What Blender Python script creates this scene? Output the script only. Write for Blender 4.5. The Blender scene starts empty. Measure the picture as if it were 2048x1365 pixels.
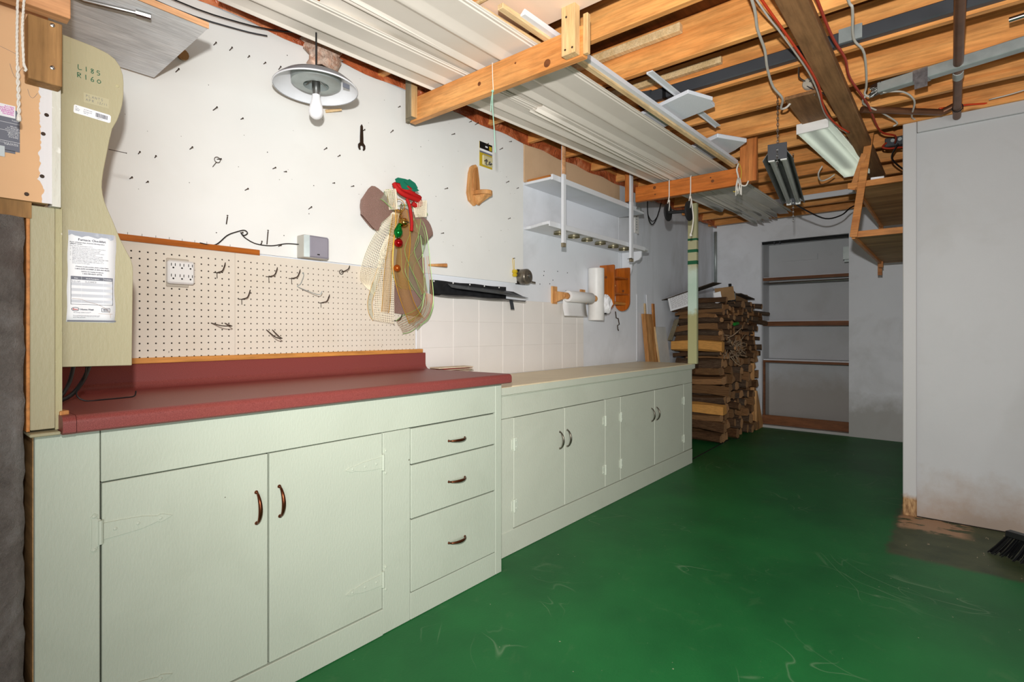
import bpy, bmesh, math, random
from mathutils import Vector, Matrix, Euler
random.seed(7)
S = bpy.context.scene
COL = S.collection
PI = math.pi

# ------------------------------------------------------------------ camera, world, lights, exposure
cam_d = bpy.data.cameras.new('camera')
cam = bpy.data.objects.new('camera', cam_d); COL.objects.link(cam)
cam.location = (0.0, -2.26, 1.15)
cam.rotation_euler = (math.radians(90), 0, math.radians(39.73 - 90))
cam_d.sensor_width = 36.0
cam_d.lens = 1060.0 / 2048.0 * 36.0
cam_d.shift_y = -18.5 / 2048.0
cam_d.clip_start = 0.05
S.camera = cam

W = bpy.data.worlds.new('world'); S.world = W
W.use_nodes = True
bg = W.node_tree.nodes['Background']
bg.inputs[0].default_value = (1.0, 0.985, 0.96, 1)
bg.inputs[1].default_value = 0.38

def light(name, kind, loc, power, color=(1, 1, 1), size=0.1, target=None, **kw):
    d = bpy.data.lights.new(name, kind)
    d.energy = power; d.color = color
    if kind == 'AREA':
        d.shape = 'RECTANGLE'; d.size = size; d.size_y = kw.get('size_y', size)
    else:
        d.shadow_soft_size = size
    if kind == 'SPOT':
        d.spot_size = math.radians(kw.get('cone', 120)); d.spot_blend = kw.get('blend', 1.0)
    o = bpy.data.objects.new(name, d); COL.objects.link(o)
    o.location = loc
    if target is not None:
        v = Vector(target) - Vector(loc)
        o.rotation_euler = v.to_track_quat('-Z', 'Y').to_euler()
    return o

# the photographer's flash, held a little above the lens and turned towards the far end of the room
light('flash', 'SPOT', (-0.02, -2.245, 1.42), 318, (1.0, 0.99, 0.97), 0.025, target=(5.0, -0.5, 1.8), cone=150, blend=1.0)
# added soft fill behind the camera, aimed up to brighten shelf and ceiling undersides
light('fill_light', 'AREA', (-1.2, -4.4, 0.95), 62, (0.97, 0.98, 1.0), 2.4, target=(1.5, -0.8, 2.3), size_y=1.4)

S.view_settings.view_transform = 'Standard'
S.view_settings.look = 'None'
S.view_settings.gamma = 1.0
S.view_settings.use_curve_mapping = False
S.view_settings.exposure = 0.0

# ------------------------------------------------------------------ materials
def lin(v):
    v /= 255.0
    return v / 12.92 if v <= 0.04045 else ((v + 0.055) / 1.055) ** 2.4
def C(r, g, b):
    return (lin(r), lin(g), lin(b), 1.0)

class NT:
    def __init__(self, name):
        self.m = bpy.data.materials.new(name); self.m.use_nodes = True
        self.t = self.m.node_tree
        self.b = self.t.nodes['Principled BSDF']
    def n(self, kind, **kw):
        nd = self.t.nodes.new(kind)
        for k, v in kw.items():
            setattr(nd, k, v)
        return nd
    def l(self, a, b):
        self.t.links.new(a, b)
    def coord(self, scale=(1, 1, 1), rand=True, out='Object'):
        tc = self.n('ShaderNodeTexCoord')
        mp = self.n('ShaderNodeMapping')
        mp.inputs['Scale'].default_value = scale
        self.l(tc.outputs[out], mp.inputs['Vector'])
        if rand:
            oi = self.n('ShaderNodeObjectInfo')
            mu = self.n('ShaderNodeMath', operation='MULTIPLY'); mu.inputs[1].default_value = 37.0
            self.l(oi.outputs['Random'], mu.inputs[0])
            self.l(mu.outputs[0], mp.inputs['Location'])
        return mp.outputs[0]
    def noise(self, vec, scale, detail=3, rough=0.55, dist=0.0):
        nz = self.n('ShaderNodeTexNoise')
        nz.inputs['Scale'].default_value = scale; nz.inputs['Detail'].default_value = detail
        nz.inputs['Roughness'].default_value = rough; nz.inputs['Distortion'].default_value = dist
        self.l(vec, nz.inputs['Vector'])
        return nz.outputs['Fac']
    def ramp(self, fac, stops):
        r = self.n('ShaderNodeValToRGB')
        e = r.color_ramp.elements
        e[0].position, e[0].color = stops[0]
        e[1].position, e[1].color = stops[-1]
        for p, c in stops[1:-1]:
            x = e.new(p); x.color = c
        self.l(fac, r.inputs[0])
        return r.outputs[0]
    def mix(self, fac, a, b, mode='MIX'):
        mx = self.n('ShaderNodeMix', data_type='RGBA', blend_type=mode)
        for sock, v in ((mx.inputs[0], fac), (mx.inputs[6], a), (mx.inputs[7], b)):
            if hasattr(v, 'links'):
                self.l(v, sock)
            else:
                sock.default_value = v
        return mx.outputs[2]
    def bump(self, h, strength=0.2, dist=0.01):
        bp = self.n('ShaderNodeBump')
        bp.inputs['Strength'].default_value = strength; bp.inputs['Distance'].default_value = dist
        self.l(h, bp.inputs['Height']); self.l(bp.outputs[0], self.b.inputs['Normal'])
    def setc(self, c):
        if hasattr(c, 'links'):
            self.l(c, self.b.inputs['Base Color'])
        else:
            self.b.inputs['Base Color'].default_value = c
    def p(self, rough=0.6, metal=0.0, spec=0.4):
        self.b.inputs['Roughness'].default_value = rough
        self.b.inputs['Metallic'].default_value = metal
        self.b.inputs['Specular IOR Level'].default_value = spec

def g(v):
    return (v, v, v, 1)

def plain(name, c, rough=0.5, metal=0.0, spec=0.4, emit=0.0, vary=0.06, vs=9.0):
    k = NT(name); k.p(rough, metal, spec)
    f = k.noise(k.coord(), vs, 3)
    lo = tuple(x * (1 - vary) for x in c[:3]) + (1,)
    hi = tuple(min(1, x * (1 + vary)) for x in c[:3]) + (1,)
    k.setc(k.ramp(f, [(0.3, lo), (0.7, hi)]))
    if emit:
        k.b.inputs['Emission Color'].default_value = c
        k.b.inputs['Emission Strength'].default_value = emit
    return k.m

def paint(name, c, rough=0.55, stain=None, stain_amt=0.5, chip=None, chip_t=0.72, bump=0.12, bscale=140.0, stain_scale=2.2, streak=1.0, foot=None):
    """brushed paint on board: faint brush relief, optional grime clouds and small chips"""
    k = NT(name); k.p(rough, 0, 0.35)
    v = k.coord()
    col = c
    f = k.noise(v, 3.0, 4)
    col = k.mix(f, tuple(x * 0.93 for x in c[:3]) + (1,), tuple(min(1, x * 1.05) for x in c[:3]) + (1,))
    if stain:
        s = k.noise(k.coord((1, 1, streak)), stain_scale, 5, 0.6, 0.4)
        sf = k.ramp(s, [(0.52, g(0)), (0.8, g(stain_amt))])
        col = k.mix(sf, col, stain)
    if chip:
        s2 = k.noise(v, 38.0, 2, 0.5)
        cf = k.ramp(s2, [(chip_t, g(0)), (chip_t + 0.03, g(1))])
        col = k.mix(cf, col, chip)
    if foot:
        w = k.n('ShaderNodeNewGeometry').outputs['Position']
        sep = k.n('ShaderNodeSeparateXYZ'); k.l(w, sep.inputs[0])
        ad = k.n('ShaderNodeMath', operation='MULTIPLY_ADD'); ad.inputs[1].default_value = -0.5
        k.l(k.noise(w, 5.0, 6, 0.65), ad.inputs[0]); k.l(sep.outputs[2], ad.inputs[2])
        mr = k.n('ShaderNodeMapRange'); k.l(ad.outputs[0], mr.inputs[0])
        mr.inputs[1].default_value = foot[1] - 0.42; mr.inputs[2].default_value = foot[1] - 0.16
        mr.inputs[3].default_value = foot[2]; mr.inputs[4].default_value = 0.0
        col = k.mix(mr.outputs[0], col, foot[0])
    k.setc(col)
    if bump:
        k.bump(k.noise(k.coord((1, 1, 0.35)), bscale, 3), bump, 0.004)
    return k.m

def wood(name, dark, light_, axis=1, rough=0.6, scale=16.0, knots=True, mid=None, bump=0.08):
    k = NT(name); k.p(rough, 0, 0.3)
    sc = [1.0, 1.0, 1.0]; sc[axis] = 0.07
    v = k.coord(tuple(sc))
    f1 = k.noise(v, scale, 5, 0.6, 0.6)
    f2 = k.noise(v, scale * 9, 4, 0.6)
    mid = mid or tuple((a + b) / 2 for a, b in zip(dark, light_))
    a = k.ramp(f1, [(0.28, dark), (0.5, mid), (0.72, light_)])
    b = k.ramp(f2, [(0.3, g(0.74)), (0.62, g(1.08))])
    col = k.mix(1.0, a, b, 'MULTIPLY')
    mo = k.ramp(k.noise(k.coord(tuple(0.45 if i == axis else 1.0 for i in range(3))), 11.0, 5, 0.65), [(0.32, g(0.80)), (0.6, g(1.04))])
    col = k.mix(1.0, col, mo, 'MULTIPLY')
    if knots:
        sk = [1.0, 1.0, 1.0]; sk[axis] = 0.5
        vo = k.n('ShaderNodeTexVoronoi'); vo.inputs['Scale'].default_value = 3.6
        k.l(k.coord(tuple(sk)), vo.inputs['Vector'])
        kf = k.ramp(vo.outputs['Distance'], [(0.045, g(0.8)), (0.11, g(0))])
        col = k.mix(kf, col, tuple(x * 0.35 for x in dark[:3]) + (1,))
    k.setc(col)
    if bump:
        k.bump(f2, bump, 0.004)
    return k.m

M = {}
JO_D, JO_L = C(204, 122, 56), C(248, 182, 108)
M['joist'] = wood('joist_pine', JO_D, JO_L, 1, 0.5, 9.0)
M['joistx'] = wood('pine_along_room', JO_D, JO_L, 0, 0.5, 9.0)
M['subfloor'] = wood('subfloor_boards', C(96, 52, 24), C(140, 84, 42), 0, 0.7, 7.0)
M['beam_grey'] = wood('weathered_beam', C(112, 76, 46), C(168, 124, 82), 0, 0.7, 8.0)
M['hanger_pine'] = wood('hanger_pine', C(196, 118, 52), C(232, 170, 104), 1, 0.5, 11.0)
M['hanger_orange'] = wood('hanger_orange', C(188, 96, 34), C(214, 128, 58), 1, 0.5, 9.0)
M['post_pine'] = wood('upright_pine', C(196, 152, 96), C(228, 196, 146), 2, 0.55, 14.0)
M['upright_orange'] = wood('upright_orange', C(182, 98, 42), C(216, 138, 74), 2, 0.55, 12.0)
M['grey_pine'] = wood('grey_pine', C(120, 110, 90), C(160, 148, 122), 2, 0.7, 14.0)
M['strip_orange'] = wood('stained_strip', C(160, 84, 22), C(190, 108, 40), 0, 0.35, 10.0, knots=False)
M['strip_gold'] = wood('gold_strip', C(190, 122, 52), C(220, 156, 84), 0, 0.4, 10.0, knots=False)
M['stained'] = wood('stained_pine', C(150, 72, 16), C(196, 108, 36), 2, 0.3, 9.0)
M['raw_carved'] = wood('carved_pine', C(176, 112, 56), C(234, 182, 120), 2, 0.55, 12.0)
M['dowel'] = wood('dowel_wood', C(214, 178, 124), C(240, 210, 164), 0, 0.5, 18.0, knots=False)
M['unit_edge'] = wood('unit_edge_pine', C(170, 100, 40), C(210, 142, 76), 1, 0.5, 12.0, knots=False)
M['unit_ply'] = wood('plywood_underside', C(164, 122, 72), C(214, 170, 116), 1, 0.65, 6.0, knots=False)
M['niche_wood'] = wood('niche_wood', C(104, 62, 34), C(142, 90, 54), 1, 0.55, 12.0, knots=False)
M['old_block'] = wood('old_block_wood', C(132, 96, 54), C(184, 140, 90), 2, 0.75, 10.0)
M['new_block'] = wood('new_block_wood', C(206, 142, 92), C(236, 184, 138), 0, 0.6, 9.0)

M['wall_white'] = paint('wall_bluish_white', C(231, 234, 239), 0.6, C(160, 160, 158), 0.35, C(110, 105, 96), 0.79)
M['wall_far'] = paint('wall_far_grey', C(228, 232, 238), 0.65, C(150, 148, 140), 0.6, None, stain_scale=2.4, streak=0.22)
M['wall_back'] = paint('wall_back_grey', C(236, 239, 244), 0.65, C(150, 146, 136), 0.3, C(80, 76, 70), 0.80, foot=(C(132, 124, 104), 0.42, 0.55))
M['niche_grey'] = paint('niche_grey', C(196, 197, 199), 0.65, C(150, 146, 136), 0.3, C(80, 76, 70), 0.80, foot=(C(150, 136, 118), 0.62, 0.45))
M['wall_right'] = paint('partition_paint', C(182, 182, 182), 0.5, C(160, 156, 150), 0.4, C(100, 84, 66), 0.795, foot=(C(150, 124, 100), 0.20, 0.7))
M['board_cream'] = paint('cream_board_paint', C(235, 235, 231), 0.55, C(220, 217, 208), 0.3, C(150, 140, 126), 0.82, bump=0.03)
M['peg_cream'] = paint('pegboard_face', C(220, 210, 194), 0.6, C(200, 180, 150), 0.35, None, bump=0.03)
M['mint'] = paint('mint_paint', C(190, 197, 180), 0.5, C(172, 178, 160), 0.45, C(96, 88, 74), 0.80, bump=0.22, bscale=170.0)
M['sage'] = paint('sage_paint', C(204, 208, 191), 0.5, C(180, 184, 166), 0.4, C(90, 84, 68), 0.81, bump=0.22, bscale=170.0)
M['sage_hardware'] = paint('painted_hardware', C(206, 212, 196), 0.45, bump=0.05)
M['olive'] = paint('olive_cream_paint', C(172, 164, 132), 0.5, C(162, 154, 122), 0.35, C(190, 184, 162), 0.84, bump=0.2)
M['olive_edge'] = paint('olive_raw_edge', C(182, 174, 136), 0.8, C(140, 132, 104), 0.8, C(216, 210, 190), 0.66, bump=0.9, bscale=70.0)
M['white_paint'] = paint('white_shelf_paint', C(222, 224, 228), 0.5, C(190, 186, 180), 0.3, bump=0.1)
M['beige_top'] = paint('worn_beige_top', C(238, 222, 188), 0.4, C(196, 176, 138), 0.6, C(216, 208, 190), 0.76, bump=0.1)
M['drywall_paper'] = paint('drywall_paper', C(222, 178, 134), 0.75, C(204, 156, 112), 0.5, bump=0.05)
M['plaster'] = paint('plaster_skim', C(224, 220, 220), 0.8, C(196, 190, 186), 0.5, bump=0.4, bscale=40.0)
M['tile_face'] = paint('tile_face', C(233, 228, 222), 0.4, C(222, 215, 206), 0.4, bump=0.05)
M['tile_gap'] = plain('tile_gap', C(222, 216, 209), 0.7)
M['fibreboard'] = paint('fibreboard', C(222, 188, 150), 0.8, C(198, 160, 122), 0.5, C(110, 76, 46), 0.78, bump=0.1)
M['hardboard'] = paint('hardboard_beige', C(246, 216, 190), 0.6, C(230, 196, 168), 0.4, bump=0.03)
M['siding'] = paint('siding_cream', C(226, 218, 206), 0.28, C(196, 186, 170), 0.3, bump=0.0)
M['foam'] = paint('white_foam', C(226, 229, 235), 0.7, bump=0.25, bscale=220.0)
M['dark'] = plain('dark_gap', C(28, 22, 18), 0.9)
M['black'] = plain('black_plastic', C(22, 22, 24), 0.4)
M['black_soft'] = plain('black_rubber', C(30, 30, 32), 0.7)
M['nail'] = plain('rusty_nail', C(62, 48, 38), 0.5, 0.6, vary=0.3)
M['steel'] = plain('steel', C(170, 170, 168), 0.3, 1.0)
M['galv'] = plain('galvanised', C(168, 176, 174), 0.45, 0.55, vary=0.12, vs=14)
M['copper_handle'] = plain('worn_copper', C(104, 58, 36), 0.3, 0.9, vary=0.35, vs=30)
M['dull_handle'] = plain('dull_handle', C(110, 104, 92), 0.3, 0.85, vary=0.3, vs=30)
M['charcoal'] = plain('charcoal_metal', C(70, 72, 76), 0.4, 0.2)
M['white_plastic'] = plain('white_plastic', C(228, 226, 222), 0.4)
M['almond'] = plain('almond_plastic', C(186, 176, 160), 0.5)
M['paper'] = plain('white_paper', C(236, 236, 238), 0.8, vary=0.02)
M['ink'] = plain('ink_dark', C(50, 50, 66), 0.8)
M['ink_grey'] = plain('ink_grey', C(112, 114, 124), 0.8)
M['ink_green'] = plain('marker_green', C(14, 92, 66), 0.7)
M['rope_white'] = plain('white_rope', C(226, 220, 210), 0.85)
M['wire_white'] = plain('white_cable', C(206, 200, 190), 0.45)
M['wire_orange'] = plain('orange_cable', C(204, 62, 24), 0.4)
M['wire_red'] = plain('red_brown_cable', C(168, 52, 30), 0.4)
M['copper_pipe'] = plain('old_copper_pipe', C(112, 76, 54), 0.45, 0.5, vary=0.25)

def maroon():
    k = NT('maroon_laminate'); k.p(0.42, 0, 0.4)
    v = k.coord()
    f = k.noise(v, 620.0, 2, 0.5)
    base = k.ramp(f, [(0.3, C(112, 47, 44)), (0.7, C(148, 76, 70))])
    w = k.noise(v, 4.0, 4, 0.6)
    wf = k.ramp(w, [(0.52, g(0)), (0.75, g(0.4))])
    k.setc(k.mix(wf, base, C(138, 72, 54)))
    return k.m
M['maroon'] = maroon()

def vapour():
    k = NT('vapour_barrier'); k.p(0.25, 0, 0.5)
    v = k.coord((1, 1, 1))
    f = k.noise(v, 5.0, 5, 0.6, 1.2)
    k.setc(k.ramp(f, [(0.3, C(124, 48, 24)), (0.55, C(198, 104, 62)), (0.75, C(232, 160, 116))]))
    k.bump(k.noise(v, 7.0, 5, 0.6, 1.0), 0.9, 0.05)
    return k.m
M['vapour'] = vapour()

def concrete():
    k = NT('rough_concrete'); k.p(0.9, 0, 0.2)
    v = k.coord()
    f = k.noise(v, 5.0, 8, 0.7, 0.5)
    a = k.ramp(f, [(0.3, C(132, 122, 116)), (0.5, C(184, 174, 168)), (0.72, C(226, 222, 220))])
    s = k.noise(v, 3.0, 4, 0.6)
    a = k.mix(k.ramp(s, [(0.6, g(0)), (0.75, g(0.6))]), a, C(104, 66, 48))
    k.setc(a)
    k.bump(k.noise(v, 40.0, 9, 0.8), 1.0, 0.05)
    return k.m
M['concrete'] = concrete()

def insul():
    k = NT('pink_insulation'); k.p(0.95, 0, 0.1)
    v = k.coord()
    f = k.noise(v, 22.0, 6, 0.7, 1.0)
    k.setc(k.ramp(f, [(0.3, C(224, 160, 124)), (0.6, C(250, 224, 204))]))
    k.bump(k.noise(v, 30.0, 6, 0.7, 1.0), 1.0, 0.03)
    return k.m
M['insul'] = insul()

# ------------------------------------------------------------------ mesh helpers
class MB:
    def __init__(self):
        self.v = []; self.f = []; self.mi = []; self.cur = 0
    def add(self, vs, fs):
        o = len(self.v)
        self.v += [tuple(p) for p in vs]
        for f in fs:
            self.f.append(tuple(i + o for i in f)); self.mi.append(self.cur)
        return self
    def box(self, x0, x1, y0, y1, z0, z1):
        vs = [(x, y, z) for z in (z0, z1) for y in (y0, y1) for x in (x0, x1)]
        return self.add(vs, [(0, 2, 3, 1), (4, 5, 7, 6), (0, 1, 5, 4), (2, 6, 7, 3), (0, 4, 6, 2), (1, 3, 7, 5)])
    def bar(self, a, b, w, h, up=(0, 0, 1)):
        a, b = Vector(a), Vector(b); d = (b - a).normalized()
        s = d.cross(Vector(up))
        if s.length < 1e-4:
            s = d.cross(Vector((1, 0, 0)))
        s.normalize(); u = s.cross(d)
        vs = []
        for p in (a, b):
            for i, j in ((-1, -1), (1, -1), (1, 1), (-1, 1)):
                vs.append(p + s * (i * w / 2) + u * (j * h / 2))
        return self.add(vs, [(3, 2, 1, 0), (4, 5, 6, 7), (0, 1, 5, 4), (1, 2, 6, 5), (2, 3, 7, 6), (3, 0, 4, 7)])
    def prism(self, pts, axis, a, b):
        """extrude a 2-D outline along axis; pts are in the other two axes, in order"""
        n = len(pts); vs = []
        for t in (a, b):
            for p in pts:
                q = list(p); q.insert(axis, t); vs.append(q)
        fs = [tuple(range(n))[::-1], tuple(range(n, 2 * n))]
        fs += [(i, (i + 1) % n, n + (i + 1) % n, n + i) for i in range(n)]
        return self.add(vs, fs)
    def tube(self, pts, r, n=8, cap=True, smooth=0):
        P = [Vector(p) for p in pts]
        if smooth:
            P = spline(P, smooth)
        rs = r if isinstance(r, (list, tuple)) else [r] * len(P)
        if len(rs) != len(P):
            rs = [rs[min(len(rs) - 1, int(i * len(rs) / len(P)))] for i in range(len(P))]
        prev = None; rings = []
        for i, p in enumerate(P):
            d = (P[min(i + 1, len(P) - 1)] - P[max(i - 1, 0)])
            d = d.normalized() if d.length > 1e-9 else Vector((0, 0, 1))
            if prev is None:
                s = d.cross(Vector((0, 0, 1)))
                if s.length < 1e-3:
                    s = d.cross(Vector((1, 0, 0)))
            else:
                s = prev - d * prev.dot(d)
                if s.length < 1e-6:
                    s = d.cross(Vector((1, 0, 0)))
            s.normalize(); prev = s; u = d.cross(s)
            rings.append([p + (s * math.cos(2 * PI * k / n) + u * math.sin(2 * PI * k / n)) * rs[i] for k in range(n)])
        vs = [q for ring in rings for q in ring]
        fs = []
        for i in range(len(P) - 1):
            for k in range(n):
                a, b = i * n + k, i * n + (k + 1) % n
                fs.append((a, b, b + n, a + n))
        if cap:
            fs.append(tuple(range(n))[::-1]); fs.append(tuple(range((len(P) - 1) * n, len(P) * n)))
        return self.add(vs, fs)
    def lathe(self, prof, center, axis=(0, 0, 1), n=24):
        """prof: list of (radius, height along axis)"""
        ax = Vector(axis).normalized()
        s = ax.cross(Vector((0, 0, 1)))
        if s.length < 1e-3:
            s = Vector((1, 0, 0))
        s.normalize(); u = ax.cross(s); c = Vector(center)
        vs = []
        for r, h in prof:
            for k in range(n):
                a = 2 * PI * k / n
                vs.append(c + ax * h + (s * math.cos(a) + u * math.sin(a)) * max(r, 1e-5))
        fs = []
        for i in range(len(prof) - 1):
            for k in range(n):
                a, b = i * n + k, i * n + (k + 1) % n
                fs.append((a, b, b + n, a + n))
        return self.add(vs, fs)
    def grid(self, rows):
        """rows: list of equal-length lists of points"""
        m = len(rows[0]); vs = [p for r in rows for p in r]
        fs = [(i * m + j, i * m + j + 1, (i + 1) * m + j + 1, (i + 1) * m + j) for i in range(len(rows) - 1) for j in range(m - 1)]
        return self.add(vs, fs)
    def xform(self, mat, start=0):
        for i in range(start, len(self.v)):
            self.v[i] = tuple(mat @ Vector(self.v[i]))
        return self

def spline(P, k):
    out = []
    n = len(P)
    for i in range(n - 1):
        p0, p1, p2, p3 = P[max(i - 1, 0)], P[i], P[i + 1], P[min(i + 2, n - 1)]
        for j in range(k):
            t = j / k
            out.append(0.5 * ((2 * p1) + (p2 - p0) * t + (2 * p0 - 5 * p1 + 4 * p2 - p3) * t * t + (3 * p1 - p0 - 3 * p2 + p3) * t ** 3))
    out.append(P[-1])
    return out

ORG = {}
def build(mb, name, mat, parent=None, bevel=0.0, smooth=False, solid=0.0, loc=None, label=None, seg=1):
    """link the builder's geometry as one mesh object; coordinates are given in world space"""
    me = bpy.data.meshes.new(name)
    if parent is not None:
        org = ORG[parent.name]
    elif loc is not None:
        org = Vector(loc)
    else:
        xs = [p[0] for p in mb.v]; ys = [p[1] for p in mb.v]; zs = [p[2] for p in mb.v]
        org = Vector(((min(xs) + max(xs)) / 2, (min(ys) + max(ys)) / 2, min(zs)))
    me.from_pydata([tuple(Vector(p) - org) for p in mb.v], [], mb.f)
    mats = mat if isinstance(mat, (list, tuple)) else [mat]
    for m in mats:
        me.materials.append(M[m] if isinstance(m, str) else m)
    if len(mats) > 1:
        me.polygons.foreach_set('material_index', mb.mi)
    bm = bmesh.new(); bm.from_mesh(me)
    bmesh.ops.recalc_face_normals(bm, faces=bm.faces)
    if bevel:
        es = [e for e in bm.edges if len(e.link_faces) == 2 and e.calc_face_angle(0) > 0.5]
        bmesh.ops.bevel(bm, geom=es, offset=bevel, segments=seg, affect='EDGES', profile=0.6)
    bm.to_mesh(me); bm.free()
    if smooth:
        me.shade_smooth()
    me.update()
    o = bpy.data.objects.new(name, me); COL.objects.link(o)
    if parent is not None:
        o.parent = parent; ORG[o.name] = org
    else:
        o.location = org; ORG[o.name] = org
    if solid:
        sm = o.modifiers.new('thickness', 'SOLIDIFY'); sm.thickness = solid; sm.offset = 0
    if smooth and isinstance(smooth, float):
        me.set_sharp_from_angle(angle=smooth)
    if label:
        o['label'] = label
    return o

def empty(name, loc):
    o = bpy.data.objects.new(name, None); COL.objects.link(o)
    o.location = loc; o.empty_display_size = 0.05
    ORG[o.name] = Vector(loc)
    return o

def tag(o, label, cat, group=None):
    o['label'] = label; o['category'] = cat
    if group:
        o['group'] = group
    return o

def thing(name, loc, label, cat, group=None):
    return tag(empty(name, loc), label, cat, group)

def struct(o):
    o['kind'] = 'structure'
    return o

def bx(*a):
    return MB().box(*a)

def copy_part(src, parent, loc):
    """a further copy of a piece that shares its mesh"""
    o = src.copy(); COL.objects.link(o); o.parent = parent; o.location = loc
    ORG[o.name] = ORG[parent.name]
    return o

def text(body, size, mat, origin, ux, uy, parent, name='lettering', align='LEFT', bold=0.0, width=1.0, thick=0.0004):
    """flat printed lettering laid on a surface; ux = reading direction, uy = up direction of the letters"""
    cu = bpy.data.curves.new(name, 'FONT')
    cu.body = body; cu.size = size; cu.align_x = align; cu.resolution_u = 1; cu.offset = bold
    cu.extrude = thick / 2
    cu.fill_mode = 'FRONT' if thick < 0.0003 else 'BOTH'
    ob = bpy.data.objects.new(name + '_tmp', cu); COL.objects.link(ob)
    dg = bpy.context.evaluated_depsgraph_get()
    me = bpy.data.meshes.new_from_object(ob.evaluated_get(dg))
    bpy.data.objects.remove(ob); bpy.data.curves.remove(cu)
    ux = Vector(ux).normalized(); uy = Vector(uy).normalized(); uz = ux.cross(uy)
    org = ORG[parent.name]
    R = Matrix((ux, uy, uz)).transposed()
    for v in me.vertices:
        p = Vector((v.co.x * width, v.co.y, v.co.z))
        v.co = R @ p + Vector(origin) - org
    me.materials.clear(); me.materials.append(M[mat]); me.name = name
    o = bpy.data.objects.new(name, me); COL.objects.link(o); o.parent = parent
    ORG[o.name] = org
    o['kind'] = 'stuff'
    return o
# ------------------------------------------------------------------ room shell
def floor_mat():
    k = NT('green_painted_floor'); k.p(0.5, 0, 0.35)
    v = k.coord(rand=False)
    f = k.noise(v, 1.6, 5, 0.6)
    col = k.ramp(f, [(0.3, C(16, 88, 42)), (0.7, C(28, 112, 54))])
    # dusty scuffs
    d = k.noise(v, 5.5, 8, 0.7, 1.5)
    col = k.mix(k.ramp(d, [(0.58, g(0)), (0.75, g(0.28))]), col, C(92, 128, 84))
    # arc-shaped drag scratches
    for sc, dist, w in ((0.9, 3.0, 0.006), (0.6, 5.0, 0.005)):
        n1 = k.noise(v, sc, 2, 0.4, dist)
        band = k.ramp(n1, [(0.5 - w, g(0)), (0.5, g(1)), (0.5 + w, g(0))])
        gate = k.ramp(k.noise(v, 1.9, 2), [(0.56, g(0)), (0.64, g(0.28))])
        mm = k.n('ShaderNodeMath', operation='MULTIPLY'); k.l(band, mm.inputs[0]); k.l(gate, mm.inputs[1])
        col = k.mix(mm.outputs[0], col, C(150, 172, 140))
    # specks of dried paint
    sp = k.noise(v, 60.0, 1, 0.4)
    col = k.mix(k.ramp(sp, [(0.80, g(0)), (0.82, g(0.6))]), col, C(190, 186, 160))
    # the worn patch beside the partition, an older dull green with bare spots
    sep = k.n('ShaderNodeSeparateXYZ'); k.l(v, sep.inputs[0])
    wob = k.noise(v, 9.0, 4)
    def edge(sock, at, lo_is_in, soft=0.05):
        ad = k.n('ShaderNodeMath', operation='MULTIPLY_ADD'); k.l(wob, ad.inputs[0]); ad.inputs[1].default_value = 0.08
        k.l(sock, ad.inputs[2])
        mr = k.n('ShaderNodeMapRange'); mr.clamp = True
        k.l(ad.outputs[0], mr.inputs[0])
        mr.inputs[1].default_value = at; mr.inputs[2].default_value = at + soft
        mr.inputs[3].default_value = 1.0 if lo_is_in else 0.0; mr.inputs[4].default_value = 0.0 if lo_is_in else 1.0
        return mr.outputs[0]
    def mul(a, b):
        mm = k.n('ShaderNodeMath', operation='MULTIPLY'); k.l(a, mm.inputs[0]); k.l(b, mm.inputs[1])
        return mm.outputs[0]
    ex, ey = edge(sep.outputs[0], 3.38, False, 0.05), edge(sep.outputs[1], -1.97, True, 0.03)
    patch = mul(ex, ey)
    pm = k.noise(v, 7.0, 5)
    old = k.ramp(pm, [(0.35, C(54, 66, 40)), (0.65, C(76, 84, 54))])
    col = k.mix(patch, col, old)
    fl = k.noise(k.coord((0.5, 1.4, 1), rand=False), 26.0, 3, 0.6)
    col = k.mix(mul(patch, k.ramp(fl, [(0.68, g(0)), (0.71, g(0.9))])), col, C(176, 160, 132))
    bare = mul(mul(edge(sep.outputs[0], 3.88, False, 0.05), edge(sep.outputs[1], -1.98, True, 0.02)), edge(sep.outputs[1], -2.32, False, 0.06))
    bn = k.ramp(k.noise(k.coord((1, 0.5, 1), rand=False), 11.0, 5, 0.6), [(0.42, g(0)), (0.47, g(0.95))])
    col = k.mix(mul(bare, bn), col, C(176, 138, 106))
    k.setc(col)
    k.bump(k.noise(v, 90.0, 4), 0.08, 0.01)
    return k.m
M['floor'] = floor_mat()
fl = build(bx(-2.6, 7.3, -6.2, 0.3, -0.12, 0.0), 'floor', 'floor', loc=(0, 0, 0)); struct(fl)
fl['label'] = 'green painted basement floor with worn patch'
build(MB().bar((4.62, -0.46, 0.001), (5.85, -0.43, 0.001), 0.012, 0.004).bar((5.85, -0.43, 0.001), (5.95, -0.5, 0.001), 0.012, 0.004), 'floor_seam', 'dark', fl)

# long wall and its pieces
wl = struct(build(bx(0.12, 4.54, 0.0, 0.09, 0, 2.434).box(4.54, 6.95, 0.09, 0.18, 0, 2.56).box(4.5402, 4.545, 0.0002, 0.089, 0, 2.43), 'wall_left', 'wall_white', loc=(0, 0, 0)))
wl.data.materials.append(M['wall_far'])
for p in wl.data.polygons:
    if p.center.x > 4.53:
        p.material_index = 1
build(bx(4.186, 4.194, -0.002, 0.002, 1.66, 2.42).box(4.532, 4.542, -0.004, 0.0, 0.88, 1.5), 'tape_joint', 'white_paint', wl)
bxh = MB()
for x, z in ((3.08, 1.585), (3.075, 1.555), (3.25, 1.60), (3.19, 1.53), (3.38, 1.60), (3.15, 1.50), (3.03, 1.49), (3.36, 1.46)):
    bxh.lathe([(0.0, 0.001), (0.0042, 0.001), (0.0042, 0.0)], (x, 0, z), (0, -1, 0), 8)
o = build(bxh, 'screw_hole', 'dark', wl); o['kind'] = 'stuff'

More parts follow.
